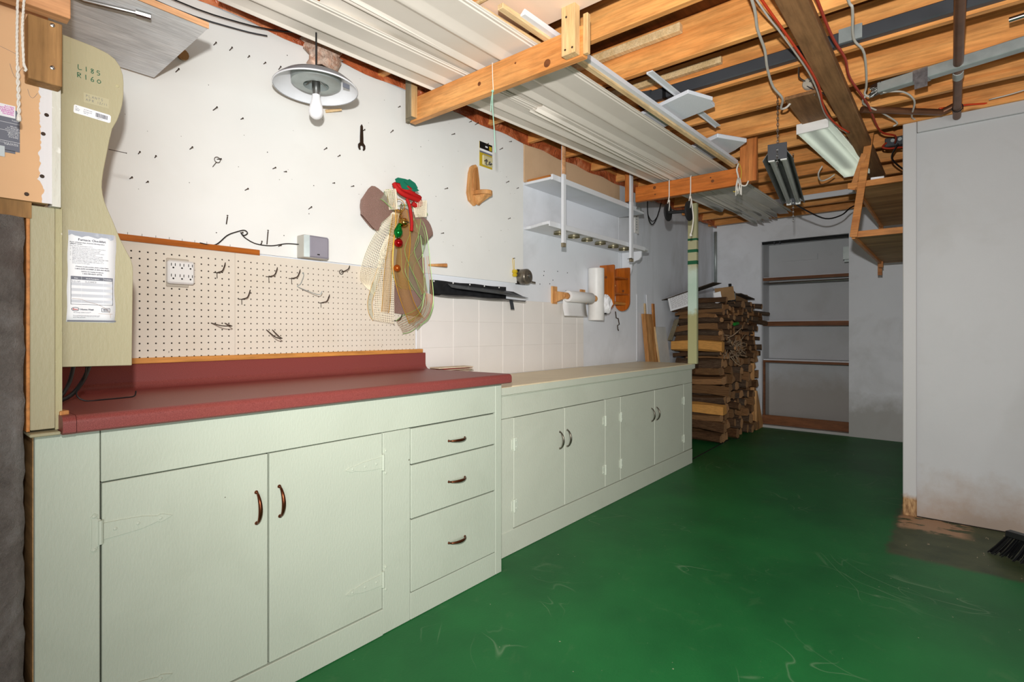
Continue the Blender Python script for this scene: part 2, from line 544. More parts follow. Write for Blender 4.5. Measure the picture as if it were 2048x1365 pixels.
# vapour barrier along the top of the long wall, folded and bulging between the joists
mb = MB(); rows = []
for j in range(7):
    z = 2.436 + j * 0.034
    rows.append([(0.0 + i * 0.06, -0.016 - 0.06 * abs(math.sin(i * 0.47 + j * 0.7)) * (j / 6) * (1 if i < 45 else 0.35) - 0.012 * abs(math.sin(i * 1.7 + j)) * min(1, j) * (1 if i < 45 else 0.3), z + 0.006 * math.sin(i * 0.9) * (j == 0)) for i in range(112)])
mb.grid(rows)
struct(build(mb, 'trim_1', 'vapour', smooth=True, loc=(0, 0, 2.4)))

# ceiling: subfloor, joists, ledgers
ceil = struct(build(bx(-2.6, 7.3, -6.2, 0.3, 2.64, 2.70), 'ceiling', 'subfloor', loc=(0, 0, 2.64)))
jm = bx(-0.019, 0.019, -6.1, 0.06, 2.45, 2.64)
j0 = build(jm, 'joist', 'joist', ceil, bevel=0.004)
JX = [2.06 + 0.412 * k for k in range(-6, 13) if k != 12]
for i, x in enumerate(JX):
    o = j0 if i == 0 else copy_part(j0, ceil, (0, 0, 0))
    o.location = (x, 0, 0)
mb = bx(2.405, 2.44, -1.28, 0.0, 2.56, 2.60)
build(mb, 'ledger', 'dowel', ceil, bevel=0.002)
build(bx(2.825, 2.855, -1.33, 0.0, 2.56, 2.595), 'ledger', 'dowel', ceil, bevel=0.002)
build(bx(3.70, 3.735, -2.9, -0.5, 2.452, 2.475), 'ledger', 'joist', ceil, bevel=0.002)
build(bx(5.74, 5.76, -1.75, -0.62, 2.42, 2.47), 'batten', 'white_paint', ceil, bevel=0.002)
# short stubs of joist seats along the wall plate
build(bx(0.0, 6.9, -0.03, 0.06, 2.50, 2.54), 'wall_plate', 'joistx', ceil)

# centre beam: a flat board under the joists
cb = build(bx(0.4, 6.6, -1.838, -1.738, 2.41, 2.45), 'timber_beam', 'beam_grey', bevel=0.003)
tag(cb, 'brownish grey flat timber running lengthwise under the ceiling joists', 'beam')
o = build(bx(3.22, 4.7, -1.70, -1.545, 2.432, 2.45), 'mounting_board', 'beam_grey', bevel=0.002)
tag(o, 'brown mounting board behind the long boxed ceiling light', 'board')

# back wall with its recessed niche
wb = MB()
wb.box(6.85, 6.95, -0.48, 0.18, 0, 2.6)
wb.box(6.85, 6.95, -6.2, -1.39, 0, 2.6)
wb.box(6.85, 6.95, -1.39, -0.48, 2.235, 2.6)
wb.box(6.85, 6.95, -1.39, -0.48, 0, 0.03)
wback = struct(build(wb, 'wall_back', 'wall_back', loc=(6.85, 0, 0)))
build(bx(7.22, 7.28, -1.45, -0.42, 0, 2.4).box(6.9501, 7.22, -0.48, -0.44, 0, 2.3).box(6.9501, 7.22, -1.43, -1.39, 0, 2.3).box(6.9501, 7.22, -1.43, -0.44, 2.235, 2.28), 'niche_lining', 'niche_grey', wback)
build(bx(6.842, 6.85, 0.05, 0.09, 0, 2.45), 'corner_bead', 'white_paint', wback)
build(MB().tube([(6.835, 0.058, 2.42), (6.835, 0.058, 1.75)], 0.022, 10), 'corner_pipe', 'galv', wback, smooth=True)
build(bx(6.84, 6.85, -1.9, -1.385, 0.0, 2.24), 'flush_door_panel', 'wall_back', wback)
build(bx(6.845, 6.855, -0.49, -0.475, 0.03, 2.24), 'jamb_edge', 'white_paint', wback)

# right partition
wr = struct(build(bx(4.145, 4.21, -3.6, -2.09, 0, 2.385), 'wall_right', 'wall_right', loc=(4.14, -2.1, 0)))
def trim_mat():
    k = NT('trim_paint_with_rot'); k.p(0.5, 0, 0.35)
    v = k.coord(rand=False)
    sep = k.n('ShaderNodeSeparateXYZ'); k.l(v, sep.inputs[0])
    nz = k.noise(v, 14.0, 4)
    ad = k.n('ShaderNodeMath', operation='MULTIPLY_ADD'); k.l(nz, ad.inputs[0]); ad.inputs[1].default_value = 0.10; k.l(sep.outputs[2], ad.inputs[2])
    f = k.ramp(ad.outputs[0], [(0.14, g(1)), (0.19, g(0))])
    w = k.ramp(k.noise(k.coord((1, 1, 0.3), rand=False), 60.0, 4), [(0.35, C(120, 84, 50)), (0.65, C(188, 150, 104))])
    k.setc(k.mix(f, C(186, 185, 184), w))
    return k.m
M['trim_rot'] = trim_mat()
struct(build(bx(4.125, 4.23, -2.09, -2.02, 0, 2.455), 'trim_2', 'trim_rot', loc=(4.14, -2.05, 0), bevel=0.004))
struct(build(bx(4.12, 4.145, -3.6, -2.092, 2.383, 2.452), 'trim_3', 'wall_right', bevel=0.003))
struct(build(bx(4.14, 4.23, -3.6, -2.09, -0.001, 0.004), 'baseboard_right', 'dark'))

# left end: gypsum board over a rough concrete foundation, both nearer than the long wall
wf = MB()
wf.box(-1.4, 0.262, -0.62, -0.05, 1.452, 2.44)
wfront = struct(build(wf, 'wall_front', 'drywall_paper', loc=(0, -0.62, 1.45)))
M['bead'] = paint('skimmed_bead', C(216, 214, 202), 0.85, C(178, 172, 154), 0.7, C(226, 224, 214), 0.62, bump=0.9, bscale=70.0)
pl = MB(); rows = []
n = 90
rp_ = random.Random(4); w1 = 0.0
for i in range(n + 1):
    w1 = 0.7 * w1 + rp_.uniform(-0.0022, 0.0022)
    z = 1.452 + (1.80 - 1.452) * i / n
    x0 = 0.2465 + 0.0022 * math.sin(i * 0.13 + 1) + 0.0015 * math.sin(i * 0.31) + w1 + (0.004 if i < 14 or 30 < i < 38 else 0)
    rows.append([(x0, -0.6207, z), (0.258, -0.622, z), (0.27, -0.6224, z)])
pl.grid(rows)
build(pl, 'plaster_skim', 'plaster', wfront)
build(bx(0.2685, 0.2845, -0.6235, -0.575, 1.447, 1.845), 'corner_bead', 'bead', wfront)
for i, (x, z) in enumerate(((0.253, 1.614), (0.251, 1.514), (0.224, 1.467), (0.259, 1.66))):
    s = MB().lathe([(0, 0.001), (0.0036, 0.001), (0.0044, 0)], (x, -0.6222, z), (0, -1, 0), 12)
    build(s, 'screw_head', 'nail', wfront)
build(bx(-1.4, 0.235, -0.605, -0.2, 1.415, 1.452), 'sill_plate', 'old_block', wfront)
cc = MB(); rows = []
for i in range(61):
    z = 1.415 * i / 60
    r = []
    for j in range(25):
        t = j / 24
        x = -1.4 + (1.622 + 0.0015 * math.sin(i * 1.1) + 0.0012 * math.sin(i * 2.7 + 1)) * t ** 0.35
        y = -0.615 + 0.0015 * math.sin(i * 0.9 + j * 1.3) * math.cos(j * 0.7 + i * 0.31) + (0.012 if j == 24 else 0)
        r.append((x, y, z))
    r.append((0.226, -0.2, z))
    rows.append(r)
cc.grid(rows)
wall_c = struct(build(cc, 'wall_foundation', 'concrete', loc=(0, -0.6, 0), smooth=True))

# ------------------------------------------------------------------ base cabinets
def pull(parent, a, b, axis, mat='copper_handle'):
    """bow handle between a and b, standing out towards -Y"""
    a, b = Vector(a), Vector(b)
    mb = MB(); pts = []; rad = []
    for i in range(13):
        t = i / 12
        p = a.lerp(b, t); p.y -= 0.006 + 0.022 * math.sin(PI * t) ** 0.7
        pts.append(p); rad.append(0.0035 + 0.003 * math.sin(PI * t))
    mb.tube(pts, rad, 8)
    for p in (a, b):
        mb.lathe([(0.0, 0.007), (0.0035, 0.007), (0.005, 0.003), (0.0062, 0)], p, (0, -1, 0), 10)
    return build(mb, 'handle', mat, parent, smooth=True)

def strap_hinge(parent, x, z, side, Y):
    """long tapering strap hinge painted over; side=+1 runs to +x"""
    s = side
    o = [(0.006, 0.021), (0.05, 0.019), (0.09, 0.016), (0.125, 0.0075), (0.132, 0.011), (0.140, 0.0085), (0.160, 0.0)]
    pts = [(x + s * a, z + b) for a, b in o] + [(x + s * a, z - b) for a, b in o[-2::-1]]
    mb = MB().prism(pts, 1, Y - 0.0035, Y)
    mb.tube([(x, Y - 0.004, z - 0.03), (x, Y - 0.004, z + 0.03)], 0.0055, 8)
    q = [(0.0, 0.032), (-0.008, 0.036), (-0.006, 0.044), (-0.013, 0.05), (-0.020, 0.042), (-0.018, 0.03)]
    pts = [(x + s * a, z + b) for a, b in q] + [(x + s * a, z - b) for a, b in q[::-1]]
    mb.prism(pts, 1, Y - 0.003, Y)
    for a in (0.03, 0.08, 0.132):
        mb.lathe([(0, 0.006), (0.004, 0.005), (0.005, 0.003)], (x + s * a, Y, z), (0, -1, 0), 8)
    for dz in (0.042, -0.042):
        mb.lathe([(0, 0.0055), (0.004, 0.0045), (0.005, 0.003)], (x - s * 0.013, Y, z + dz), (0, -1, 0), 8)
    return build(mb, 'hinge', 'mint', parent, label='painted-over strap hinge')

def butterfly_hinge(parent, x, z, side, Y):
    mb = MB()
    mb.tube([(x, Y - 0.004, z - 0.034), (x, Y - 0.004, z + 0.034)], 0.006, 8)
    mb.box(x - 0.018 if side > 0 else x, x if side > 0 else x + 0.018, Y - 0.003, Y, z - 0.026, z + 0.026)
    q = [(0, 0.026), (0.012, 0.02), (0.02, 0.03), (0.032, 0.022), (0.028, 0.0)]
    pts = [(x + side * a, z + b) for a, b in q] + [(x + side * a, z - b) for a, b in q[-2::-1]]
    mb.prism(pts, 1, Y - 0.003, Y)
    for dz in (-0.016, 0.016):
        mb.lathe([(0, 0.0055), (0.004, 0.0045), (0.005, 0.003)], (x + side * 0.018, Y, z + dz), (0, -1, 0), 8)
    return build(mb, 'hinge', 'sage_hardware', parent, label='pale painted hinge')

F1 = -0.60
c1 = thing('base_cabinet', (1.08, -0.32, 0), 'pale mint green base cabinet with three drawers under the maroon countertop', 'cabinet')
build(bx(0.247, 1.912, F1 + 0.02, -0.04, 0.0, 0.90), 'carcass', 'dark', c1)
def fp(name, x0, x1, z0, z1, mat='mint', par=None, F=F1, lab=None, out=0.0):
    return build(bx(x0 + 0.0012, x1 - 0.0012, F - out, F + 0.019, z0 + 0.0012, z1 - 0.0012), name, mat, par or c1, bevel=0.0016, label=lab)
fp('face_frame', 0.240, 0.3665, 0.0, 0.905)
fp('top_rail', 0.3665, 1.874, 0.767, 0.905)
fp('face_frame', 1.2315, 1.364, 0.0, 0.767)
fp('face_frame', 1.874, 1.92, 0.0, 0.905)
fp('toe_rail', 0.3665, 1.2315, 0.0, 0.10, out=0.004)
fp('toe_rail', 1.364, 1.874, 0.0, 0.108)
build(bx(0.24, 0.252, F1 + 0.02, -0.04, 0.0, 0.9), 'side_panel', 'unit_ply', c1, label='bare chipped side panel')
build(bx(1.905, 1.92, F1 + 0.02, -0.04, 0.0, 0.9), 'side_panel', 'mint', c1)
d = fp('door', 0.3685, 0.794, 0.101, 0.766); pull(d, (0.757, F1, 0.652), (0.758, F1, 0.556), 2)
strap_hinge(d, 0.366, 0.643, 1, F1); strap_hinge(d, 0.366, 0.205, 1, F1)
d = fp('door', 0.7975, 1.2295, 0.101, 0.766); pull(d, (0.830, F1, 0.654), (0.832, F1, 0.558), 2)
strap_hinge(d, 1.2305, 0.655, -1, F1); strap_hinge(d, 1.2305, 0.212, -1, F1)
for z0, z1, hz in ((0.620, 0.764, 0.682), (0.402, 0.617, 0.507), (0.110, 0.399, 0.245)):
    d = fp('drawer', 1.3665, 1.8715, z0, z1, out=0.001)
    pull(d, (1.572, F1, hz), (1.669, F1, hz), 0)

F2 = -0.505
c2 = thing('base_cabinet', (3.25, -0.26, 0), 'sage green base cabinet with four doors under the beige worktop', 'cabinet')
build(bx(1.93, 4.57, F2 + 0.02, -0.01, 0.0, 0.82), 'carcass', 'dark', c2)
def fq(name, x0, x1, z0, z1, **k):
    return fp(name, x0, x1, z0, z1, 'sage', c2, F2, **k)
fq('top_rail', 1.9205, 4.58, 0.705, 0.822)
fq('face_frame', 1.9205, 2.124, 0.12, 0.705)
fq('face_frame', 3.07, 3.275, 0.128, 0.705)
fq('face_frame', 4.389, 4.58, 0.13, 0.705)
fq('toe_rail', 1.9205, 4.58, 0.0, 0.126, out=0.003)
build(bx(4.565, 4.58, F2 + 0.02, -0.01, 0.0, 0.82), 'side_panel', 'sage', c2)
for x0, x1, hs, hx in ((2.126, 2.594, 1, 2.545), (2.597, 3.068, -1, 2.622), (3.278, 3.818, 1, 3.765), (3.822, 4.387, -1, 3.852)):
    d = fq('door', x0, x1, 0.128, 0.703)
    pull(d, (hx, F2, 0.568), (hx, F2, 0.472), 2, 'dull_handle')
    for z in (0.565, 0.245):
        butterfly_hinge(d, x0 if hs > 0 else x1, z, hs, F2)

# worktop of the far cabinet
wt = thing('worktop', (3.25, -0.26, 0.83), 'worn beige worktop with green painted edge beyond the maroon counter', 'worktop')
build(bx(1.921, 4.60, -0.52, 0.0, 0.8275, 0.872), 'slab', 'beige_top', wt, bevel=0.002)
build(bx(1.921, 4.602, -0.5235, -0.52, 0.829, 0.866), 'edge_band', 'sage', wt, bevel=0.001)
build(bx(1.93, 4.60, -0.512, -0.50, 0.8222, 0.8275), 'shadow_gap', 'sage', wt)

# maroon post-formed countertop with rolled nose and backsplash
prof = [(-0.004, 0.907), (-0.004, 1.035), (-0.022, 1.035), (-0.024, 1.032), (-0.024, 0.975), (-0.028, 0.962), (-0.040, 0.950), (-0.055, 0.946)]
for i in range(9):
    a = PI / 2 + i / 8 * PI / 2
    prof.append((-0.625 + 0.018 * math.cos(a), 0.931 + 0.018 * math.sin(a)))
prof += [(-0.643, 0.910), (-0.636, 0.905), (-0.612, 0.905), (-0.610, 0.912), (-0.05, 0.912)]
ct = thing('countertop', (1.12, -0.3, 0.905), 'maroon laminate countertop with upstand on the drawer cabinet', 'countertop')
build(MB().prism(prof, 0, 0.311, 1.944), 'worktop_slab', 'maroon', ct, smooth=0.6)
prof2 = [(y - (0.003 if y < -0.5 else 0), z) for y, z in prof]
build(MB().prism(prof2, 0, 0.2845, 0.3095), 'end_piece', 'maroon', ct, smooth=0.6, label='short cut end piece of the countertop')
# ------------------------------------------------------------------ overhead rack: two hung cross-beams carrying siding
b1 = thing('hanging_crossbeam', (1.8, -0.6, 2.237), 'knotty pine cross-beam nearest the camera, hung under the joists with siding on it', 'beam')
build(bx(1.78, 1.818, -1.142, -0.088, 2.237, 2.360), 'rail', 'hanger_pine', b1, bevel=0.003)
build(bx(1.742, 1.779, -0.146, -0.100, 2.246, 2.52), 'upright', 'grey_pine', b1, bevel=0.002)
build(bx(1.743, 1.779, -0.150, -0.1465, 2.246, 2.52), 'pale_face', 'post_pine', b1)  # thin paler layer over the room-side face of the grey upright
build(bx(1.760, 1.779, -0.100, -0.078, 2.240, 2.52), 'upright', 'grey_pine', b1, bevel=0.002)
build(bx(1.742, 1.779, -1.130, -1.066, 2.242, 2.638), 'upright', 'post_pine', b1, bevel=0.002)
build(bx(1.779, 1.80, -1.165, -1.143, 2.242, 2.40), 'upright', 'post_pine', b1, bevel=0.002)
s = MB()
for y, z in ((-0.108, 2.285), (-0.128, 2.288), (-1.118, 2.262), (-1.085, 2.262), (-1.09, 2.39)):
    s.lathe([(0, 0.003), (0.004, 0.002), (0.0045, 0)], (1.742 if y < -1 else 1.78, y, z), (-1, 0, 0), 8)
o = build(s, 'nail_head', 'nail', b1); o['kind'] = 'stuff'
def knots_on(par, spots):
    for x, y, z, r in spots:
        m_ = MB(); m_.lathe([(0, 0.0012), (r * 0.55, 0.0012), (r, 0.0004)], (x, y, z), (-1, 0, 0), 14)
        build(m_, 'knot', 'knot', par)
M['knot'] = paint('dark_knot', C(116, 66, 32), 0.55, C(70, 38, 18), 0.9, bump=0.1, stain_scale=60)
knots_on(b1, ((1.78, -0.585, 2.292, 0.010), (1.78, -0.97, 2.262, 0.017), (1.78, -0.80, 2.318, 0.005)))
b2 = thing('hanging_crossbeam', (3.97, -0.7, 2.2), 'orange pine cross-beam farther back carrying siding, with white ropes over it', 'beam')
build(bx(3.95, 3.988, -1.16, -0.278, 2.203, 2.325), 'rail', 'hanger_orange', b2, bevel=0.003)
knots_on(b2, ((3.95, -0.445, 2.292, 0.013), (3.95, -0.45, 2.238, 0.006), (3.95, -0.90, 2.262, 0.012), (3.95, -0.885, 2.29, 0.006)))
build(bx(3.91, 3.949, -1.214, -1.104, 2.203, 2.56), 'upright', 'upright_orange', b2, bevel=0.002)
build(bx(3.922, 3.949, -0.262, -0.20, 2.212, 2.56), 'upright', 'upright_orange', b2, bevel=0.002)

GR = 'siding lengths stored on the overhead rack'
def siding(x0, x1, y0, w, z0, z1, yaw, courses, label, jag=0.0):
    """vinyl siding length lying face down: flat courses, a soft groove and a slotted hem"""
    p = [(0, -0.006), (-0.004, -0.007), (-0.012, 0.004)]
    cw = w / max(1, courses - 1)
    for c in range(max(1, courses - 1)):
        y = -c * cw
        p += [(y - cw * 0.36, 0.001), (y - cw * 0.38, 0.001), (y - cw * 0.46, -0.012), (y - cw * 0.48, -0.0145), (y - cw * 0.50, -0.0145), (y - cw * 0.53, -0.012), (y - cw * 0.64, 0.000), (y - cw * 0.67, 0.001), (y - cw * 0.95, -0.002)]
    p += [(-w, -0.002), (-w - 0.004, 0.003), (-w - 0.010, 0.003), (-w - 0.012, -0.001), (-w - 0.018, -0.001), (-w - 0.020, 0.003), (-w - 0.032, 0.002)]
    mb = MB(); rows = []
    N = 14
    for i in range(N + 1):
        t = i / N
        x = x0 + (x1 - x0) * t
        z = z0 + (z1 - z0) * t + 0.004 * math.sin(t * 5 + y0 * 9)
        row = []
        for j, (py, pz) in enumerate(p):
            xx = x + (jag * (py * 1.2 + 0.12 * (j % 3)) if i == N else 0)
            row.append((xx, y0 + py + yaw * t, z + pz))
        rows.append(row)
    mb.grid(rows)
    o = build(mb, 'siding_panel', 'siding', smooth=0.30, solid=0.0018)
    return tag(o, label, 'siding', GR)
siding(0.81, 5.3, -0.172, 0.225, 2.385, 2.345, -0.31, 2, 'cream siding length on the overhead rack, nearest the long wall', 0.5)
siding(1.07, 5.75, -0.42, 0.225, 2.389, 2.343, -0.22, 2, 'cream siding length in the middle of the rack, starting above the pendant lamp', 0.7)
siding(-0.3, 5.98, -0.50, 0.30, 2.392, 2.350, -0.20, 2, 'cream siding length on the room side of the overhead rack', 0.6)
siding(2.3, 5.45, -0.47, 0.09, 2.364, 2.332, -0.13, 1, 'narrow cream siding offcut lying over the joint of the wider lengths', 0.5)
siding(4.2, 6.1, -0.60, 0.20, 2.352, 2.345, 0.02, 2, 'cream siding length reaching farthest towards the back wall', 0.8)

o = build(MB().bar((1.50, -0.955, 2.372), (3.94, -1.055, 2.338), 0.028, 0.020), 'wood_strip', 'dowel', bevel=0.002)
tag(o, 'raw wood strip lying along the room edge of the stored siding', 'strip')
mb = MB()
a, b = Vector((1.60, -0.985, 2.384)), Vector((3.90, -1.085, 2.352))
pr = [(-0.010, -0.012), (0.014, -0.012), (0.014, -0.006), (0.006, 0.0), (0.0, 0.006), (-0.006, 0.010), (-0.010, 0.010)]
n = len(pr)
vs = [(p.x, p.y + q[0], p.z + q[1]) for p in (a, b) for q in pr]
mb.add(vs, [tuple(range(n)), tuple(range(n, 2 * n))] + [(i, (i + 1) % n, n + (i + 1) % n, n + i) for i in range(n)])
o = build(mb, 'moulding', 'white_paint', bevel=0.0)
tag(o, 'white painted moulding strip on top of the raw wood strip', 'moulding')
o = build(bx(1.50, 1.80, -1.42, -0.70, 2.434, 2.440), 'hardboard_sheet', 'hardboard', bevel=0.001)
tag(o, 'pinkish beige hardboard sheet tucked up under the nearest joists', 'sheet')
o = build(bx(1.494, 1.506, -1.42, -0.70, 2.425, 2.434), 'lath', 'dowel', bevel=0.001)
tag(o, 'pale lath along the left edge of the beige hardboard sheet', 'strip')
o = build(MB().tube([(1.516, -0.845, 2.415), (1.86, -0.885, 2.40)], 0.0085, 10), 'dowel', 'dowel', smooth=0.6)
tag(o, 'round dowel poking out over the near cross-beam', 'dowel')
mb = MB()
mb.lathe([(0.0, 0.0), (0.014, 0.0), (0.018, 0.01), (0.020, 0.04), (0.012, 0.05), (0, 0.05)], (1.70, -0.805, 2.392), (0.75, -0.5, 0.3), 12)
mb.tube([(1.715, -0.81, 2.40), (1.68, -0.79, 2.402), (1.655, -0.775, 2.398)], 0.004, 8)
o = build(mb, 'lamp_socket', 'galv', smooth=0.6)
tag(o, 'small grey metal fitting lying by the dowel on the siding', 'fitting')

# green twine tied round the near beam
t = MB()
t.tube([(1.779, -0.672, 2.238), (1.779, -0.668, 2.30), (1.779, -0.666, 2.362)], 0.0016, 6)
t.tube([(1.782, -0.666, 2.362), (1.816, -0.664, 2.364)], 0.0016, 6)
tw = thing('twine', (1.775, -0.68, 1.96), 'loop of twine round the near beam with a pale green tail hanging down', 'twine')
build(t, 'loop', 'rope_white', tw)
t = MB()
t.tube([(1.775, -0.672, 2.236), (1.768, -0.678, 2.15), (1.770, -0.686, 2.05), (1.772, -0.690, 1.95)], 0.0022, 6, smooth=3)
t.tube([(1.775, -0.674, 2.236), (1.770, -0.668, 2.19), (1.768, -0.666, 2.14)], 0.0018, 6, smooth=3)
t.lathe([(0, -0.006), (0.006, -0.003), (0.006, 0.003), (0, 0.006)], (1.775, -0.672, 2.232), (0, 0, 1), 8)
M['twine_green'] = plain('twine_green', C(150, 196, 176), 0.8)
build(t, 'tail', 'twine_green', tw)

# black spool hung from the far beam by two ropes
sp = thing('spool', (3.94, -0.65, 2.0), 'black spool with two discs hanging on white ropes from the orange beam', 'spool')
mb = MB()
mb.lathe([(0, -0.006), (0.066, -0.006), (0.068, -0.003), (0.068, 0.003), (0.066, 0.006), (0, 0.006)], (3.93, -0.565, 2.075), (0, 1, 0), 28)
build(mb, 'disc', 'black_soft', sp, smooth=0.6)
mb = MB()
mb.lathe([(0, -0.007), (0.072, -0.007), (0.075, -0.004), (0.075, 0.004), (0.072, 0.007), (0, 0.007)], (3.93, -0.731, 2.062), (0, 1, 0), 28)
build(mb, 'disc', 'black_soft', sp, smooth=0.6)
build(MB().tube([(3.93, -0.565, 2.073), (3.93, -0.731, 2.063)], 0.013, 12), 'axle', 'black_soft', sp, smooth=0.6)
def hung_rope(y, label, tail):
    r = thing('rope', (3.945, y, 2.0), label, 'rope', 'white ropes on the far cross-beam')
    mb = MB()
    mb.tube([(3.985, y, 2.33), (3.95, y, 2.331), (3.944, y, 2.32), (3.943, y, 2.20), (3.938, y + 0.003, 2.165)], 0.0042, 8)
    build(mb, 'line', 'rope_white', r, smooth=True)
    kn = MB().lathe([(0, -0.012), (0.008, -0.008), (0.009, 0), (0.008, 0.008), (0, 0.012)], (3.938, y, 2.165), (0, 0.2, 1), 10)
    build(kn, 'knot', 'rope_white', r, smooth=True)
    mb = MB()
    mb.tube([(3.936, y + 0.006, 2.165), (3.93, y + 0.010, 2.12), (3.932, y + 0.004, 2.085)], 0.0034, 8)
    mb.tube([(3.936, y - 0.006, 2.165), (3.928, y - 0.008, 2.12), (3.932, y - 0.002, 2.085)], 0.0034, 8)
    build(mb, 'loop', 'rope_white', r, smooth=True)
    if tail:
        mb = MB().tube([(3.932, y - 0.008, 2.16), (3.92, y - 0.022, 2.08), (3.918, y - 0.03, 2.0), (3.92, y - 0.022, 1.93), (3.92, y - 0.012, 1.885)], 0.0045, 8, smooth=4)
        mb.lathe([(0, 0), (0.011, 0), (0.006, 0.022), (0, 0.024)], (3.92, y - 0.012, 1.868), (0, 0.2, 1), 8)
        build(mb, 'tail', 'rope_white', r, smooth=True)
hung_rope(-0.569, 'short white rope looped over the orange beam, holding the spool\'s wall side', False)
hung_rope(-0.738, 'white rope with a long knotted tail holding the spool\'s room side', True)
r = thing('rope_hank', (3.9, -1.10, 2.1), 'frayed white rope hank tied at the upright of the orange beam', 'rope')
mb = MB().tube([(3.92, -1.092, 2.345), (3.905, -1.085, 2.30), (3.905, -1.095, 2.25), (3.90, -1.10, 2.20)], 0.006, 8, smooth=4)
mb.tube([(3.905, -1.10, 2.20), (3.90, -1.125, 2.178), (3.90, -1.15, 2.176), (3.90, -1.165, 2.205)], 0.005, 8, smooth=4)
build(mb, 'line', 'rope_white', r, smooth=True)
mb = MB()
for i in range(14):
    a = i * 0.9
    mb.tube([(3.90 + 0.006 * math.cos(a), -1.10 + 0.008 * math.sin(a), 2.235), (3.898 + 0.014 * math.cos(a), -1.10 + 0.018 * math.sin(a), 2.18), (3.90 + 0.012 * math.cos(a + .5), -1.098 + 0.02 * math.sin(a + .5), 2.125 + 0.012 * math.sin(i * 2.2))], 0.0035, 6, smooth=2)
o = build(mb, 'frayed_bundle', 'rope_white', r, smooth=True)
mb = MB().tube([(3.915, -1.10, 2.34), (3.90, -1.118, 2.28), (3.90, -1.112, 2.22)], 0.003, 6, smooth=3)
M['yellow_cord'] = plain('yellow_cord', C(206, 176, 62), 0.7)
build(mb, 'yellow_cord', 'yellow_cord', r)
build(MB().tube([(3.90, -1.085, 2.15), (3.90, -1.07, 2.142), (3.90, -1.062, 2.148)], 0.003, 6), 'yellow_cord', 'yellow_cord', r)

# ------------------------------------------------------------------ ceiling clutter
def slab(pts, z0, z1):
    return MB().prism(pts, 2, z0, z1)
o = build(slab([(2.86, -0.76), (2.715, -1.198), (2.885, -1.268), (2.905, -1.252), (2.975, -1.248), (3.11, -0.80)], 2.397, 2.417), 'foam_board', 'foam', bevel=0.002)
tag(o, 'broken white foam board lying across the siding and the metal strip', 'foam')
o = build(slab([(3.62, -0.80), (3.474, -1.095), (3.689, -1.215), (3.80, -1.11), (3.875, -1.01), (3.90, -0.80)], 2.405, 2.432), 'foam_board', 'foam', bevel=0.004)
tag(o, 'thicker white foam board beside the upright of the orange beam', 'foam')
mb = MB().bar((2.455, -1.105, 2.44), (3.38, -1.128, 2.44), 0.034, 0.006).bar((2.455, -1.092, 2.436), (3.38, -1.115, 2.436), 0.006, 0.010)
o = build(mb, 'metal_strip', 'white_paint', bevel=0.001)
tag(o, 'narrow white metal strip fixed across two ceiling joists', 'strip')

tr = thing('downspout', (2.845, -1.6, 2.46), 'dark grey metal downspout stored along a ceiling joist', 'downspout')
build(bx(2.822, 2.866, -3.1, -0.93, 2.462, 2.523), 'channel', 'charcoal', tr, bevel=0.006)
mb = MB()
for i in range(5):
    t = i / 4; e = 0.004 + 0.016 * t * t
    y = -0.945 + 0.07 * t
    mb.add([(2.822 - e, y, 2.462 - e), (2.866 + e, y, 2.462 - e), (2.866 + e, y, 2.523 + e * .3), (2.822 - e, y, 2.523 + e * .3)], [])
for i in range(4):
    for k in range(4):
        a, b = i * 4 + k, i * 4 + (k + 1) % 4
        mb.f.append((a, b, b + 4, a + 4)); mb.mi.append(0)
build(mb, 'flared_end', 'charcoal', tr, solid=0.002, smooth=0.6)
build(bx(2.820, 2.868, -1.03, -1.01, 2.460, 2.525), 'strap', 'black', tr)
o = build(bx(2.815, 2.86, -1.95, -1.86, 2.466, 2.53), 'tape_patch', 'galv', tr, label='pale patch of tape')

gx = thing('metal_channel', (3.33, -2.3, 2.4), 'galvanised metal channel with a duct tape band at the right', 'channel')
mb = MB().bar((3.365, -1.962, 2.424), (3.14, -3.0, 2.424), 0.05, 0.052)
build(mb, 'channel', 'galv', gx, bevel=0.003)
M['duct'] = plain('duct_tape', C(142, 142, 144), 0.32, 0.7, vary=0.25, vs=60)
ax = Vector((-0.225, -1.038, 0)).normalized(); p0 = Vector((3.365, -1.962, 2.424))
mb = MB().bar(p0 + ax * 0.155, p0 + ax * 0.215, 0.056, 0.058)
mb.bar(p0 + ax * 0.160 + Vector((-0.029, 0.004, -0.045)), p0 + ax * 0.213 + Vector((-0.029, 0.004, -0.045)), 0.003, 0.05)
build(mb, 'duct_tape', 'duct', gx)
mb = MB()
for i in range(9):
    a = p0 + Vector((0.004 * (i % 3) - 0.01, 0.0, -0.016 + 0.004 * i))
    mb.tube([a, a + Vector((0.01 * math.sin(i), 0.02 + 0.004 * (i % 4), -0.01 + 0.012 * math.sin(i * 2.1))), a + Vector((0.02 * math.sin(i * 1.7), 0.035 + 0.004 * (i % 3), -0.02 + 0.02 * math.sin(i * 1.3)))], 0.003, 6)
mb.bar(p0 + Vector((0, 0.004, -0.03)), p0 + Vector((-0.01, 0.012, 0.03)), 0.06, 0.004)
build(mb, 'frayed_connector', 'steel', gx)
tb = build(MB().tube([(3.0, -2.44, 2.44), (2.94, -2.85, 2.44)], 0.010, 12), 'metal_tube', 'steel', smooth=0.6)
tag(tb, 'short bright metal tube at the right edge above the grey channel', 'tube')

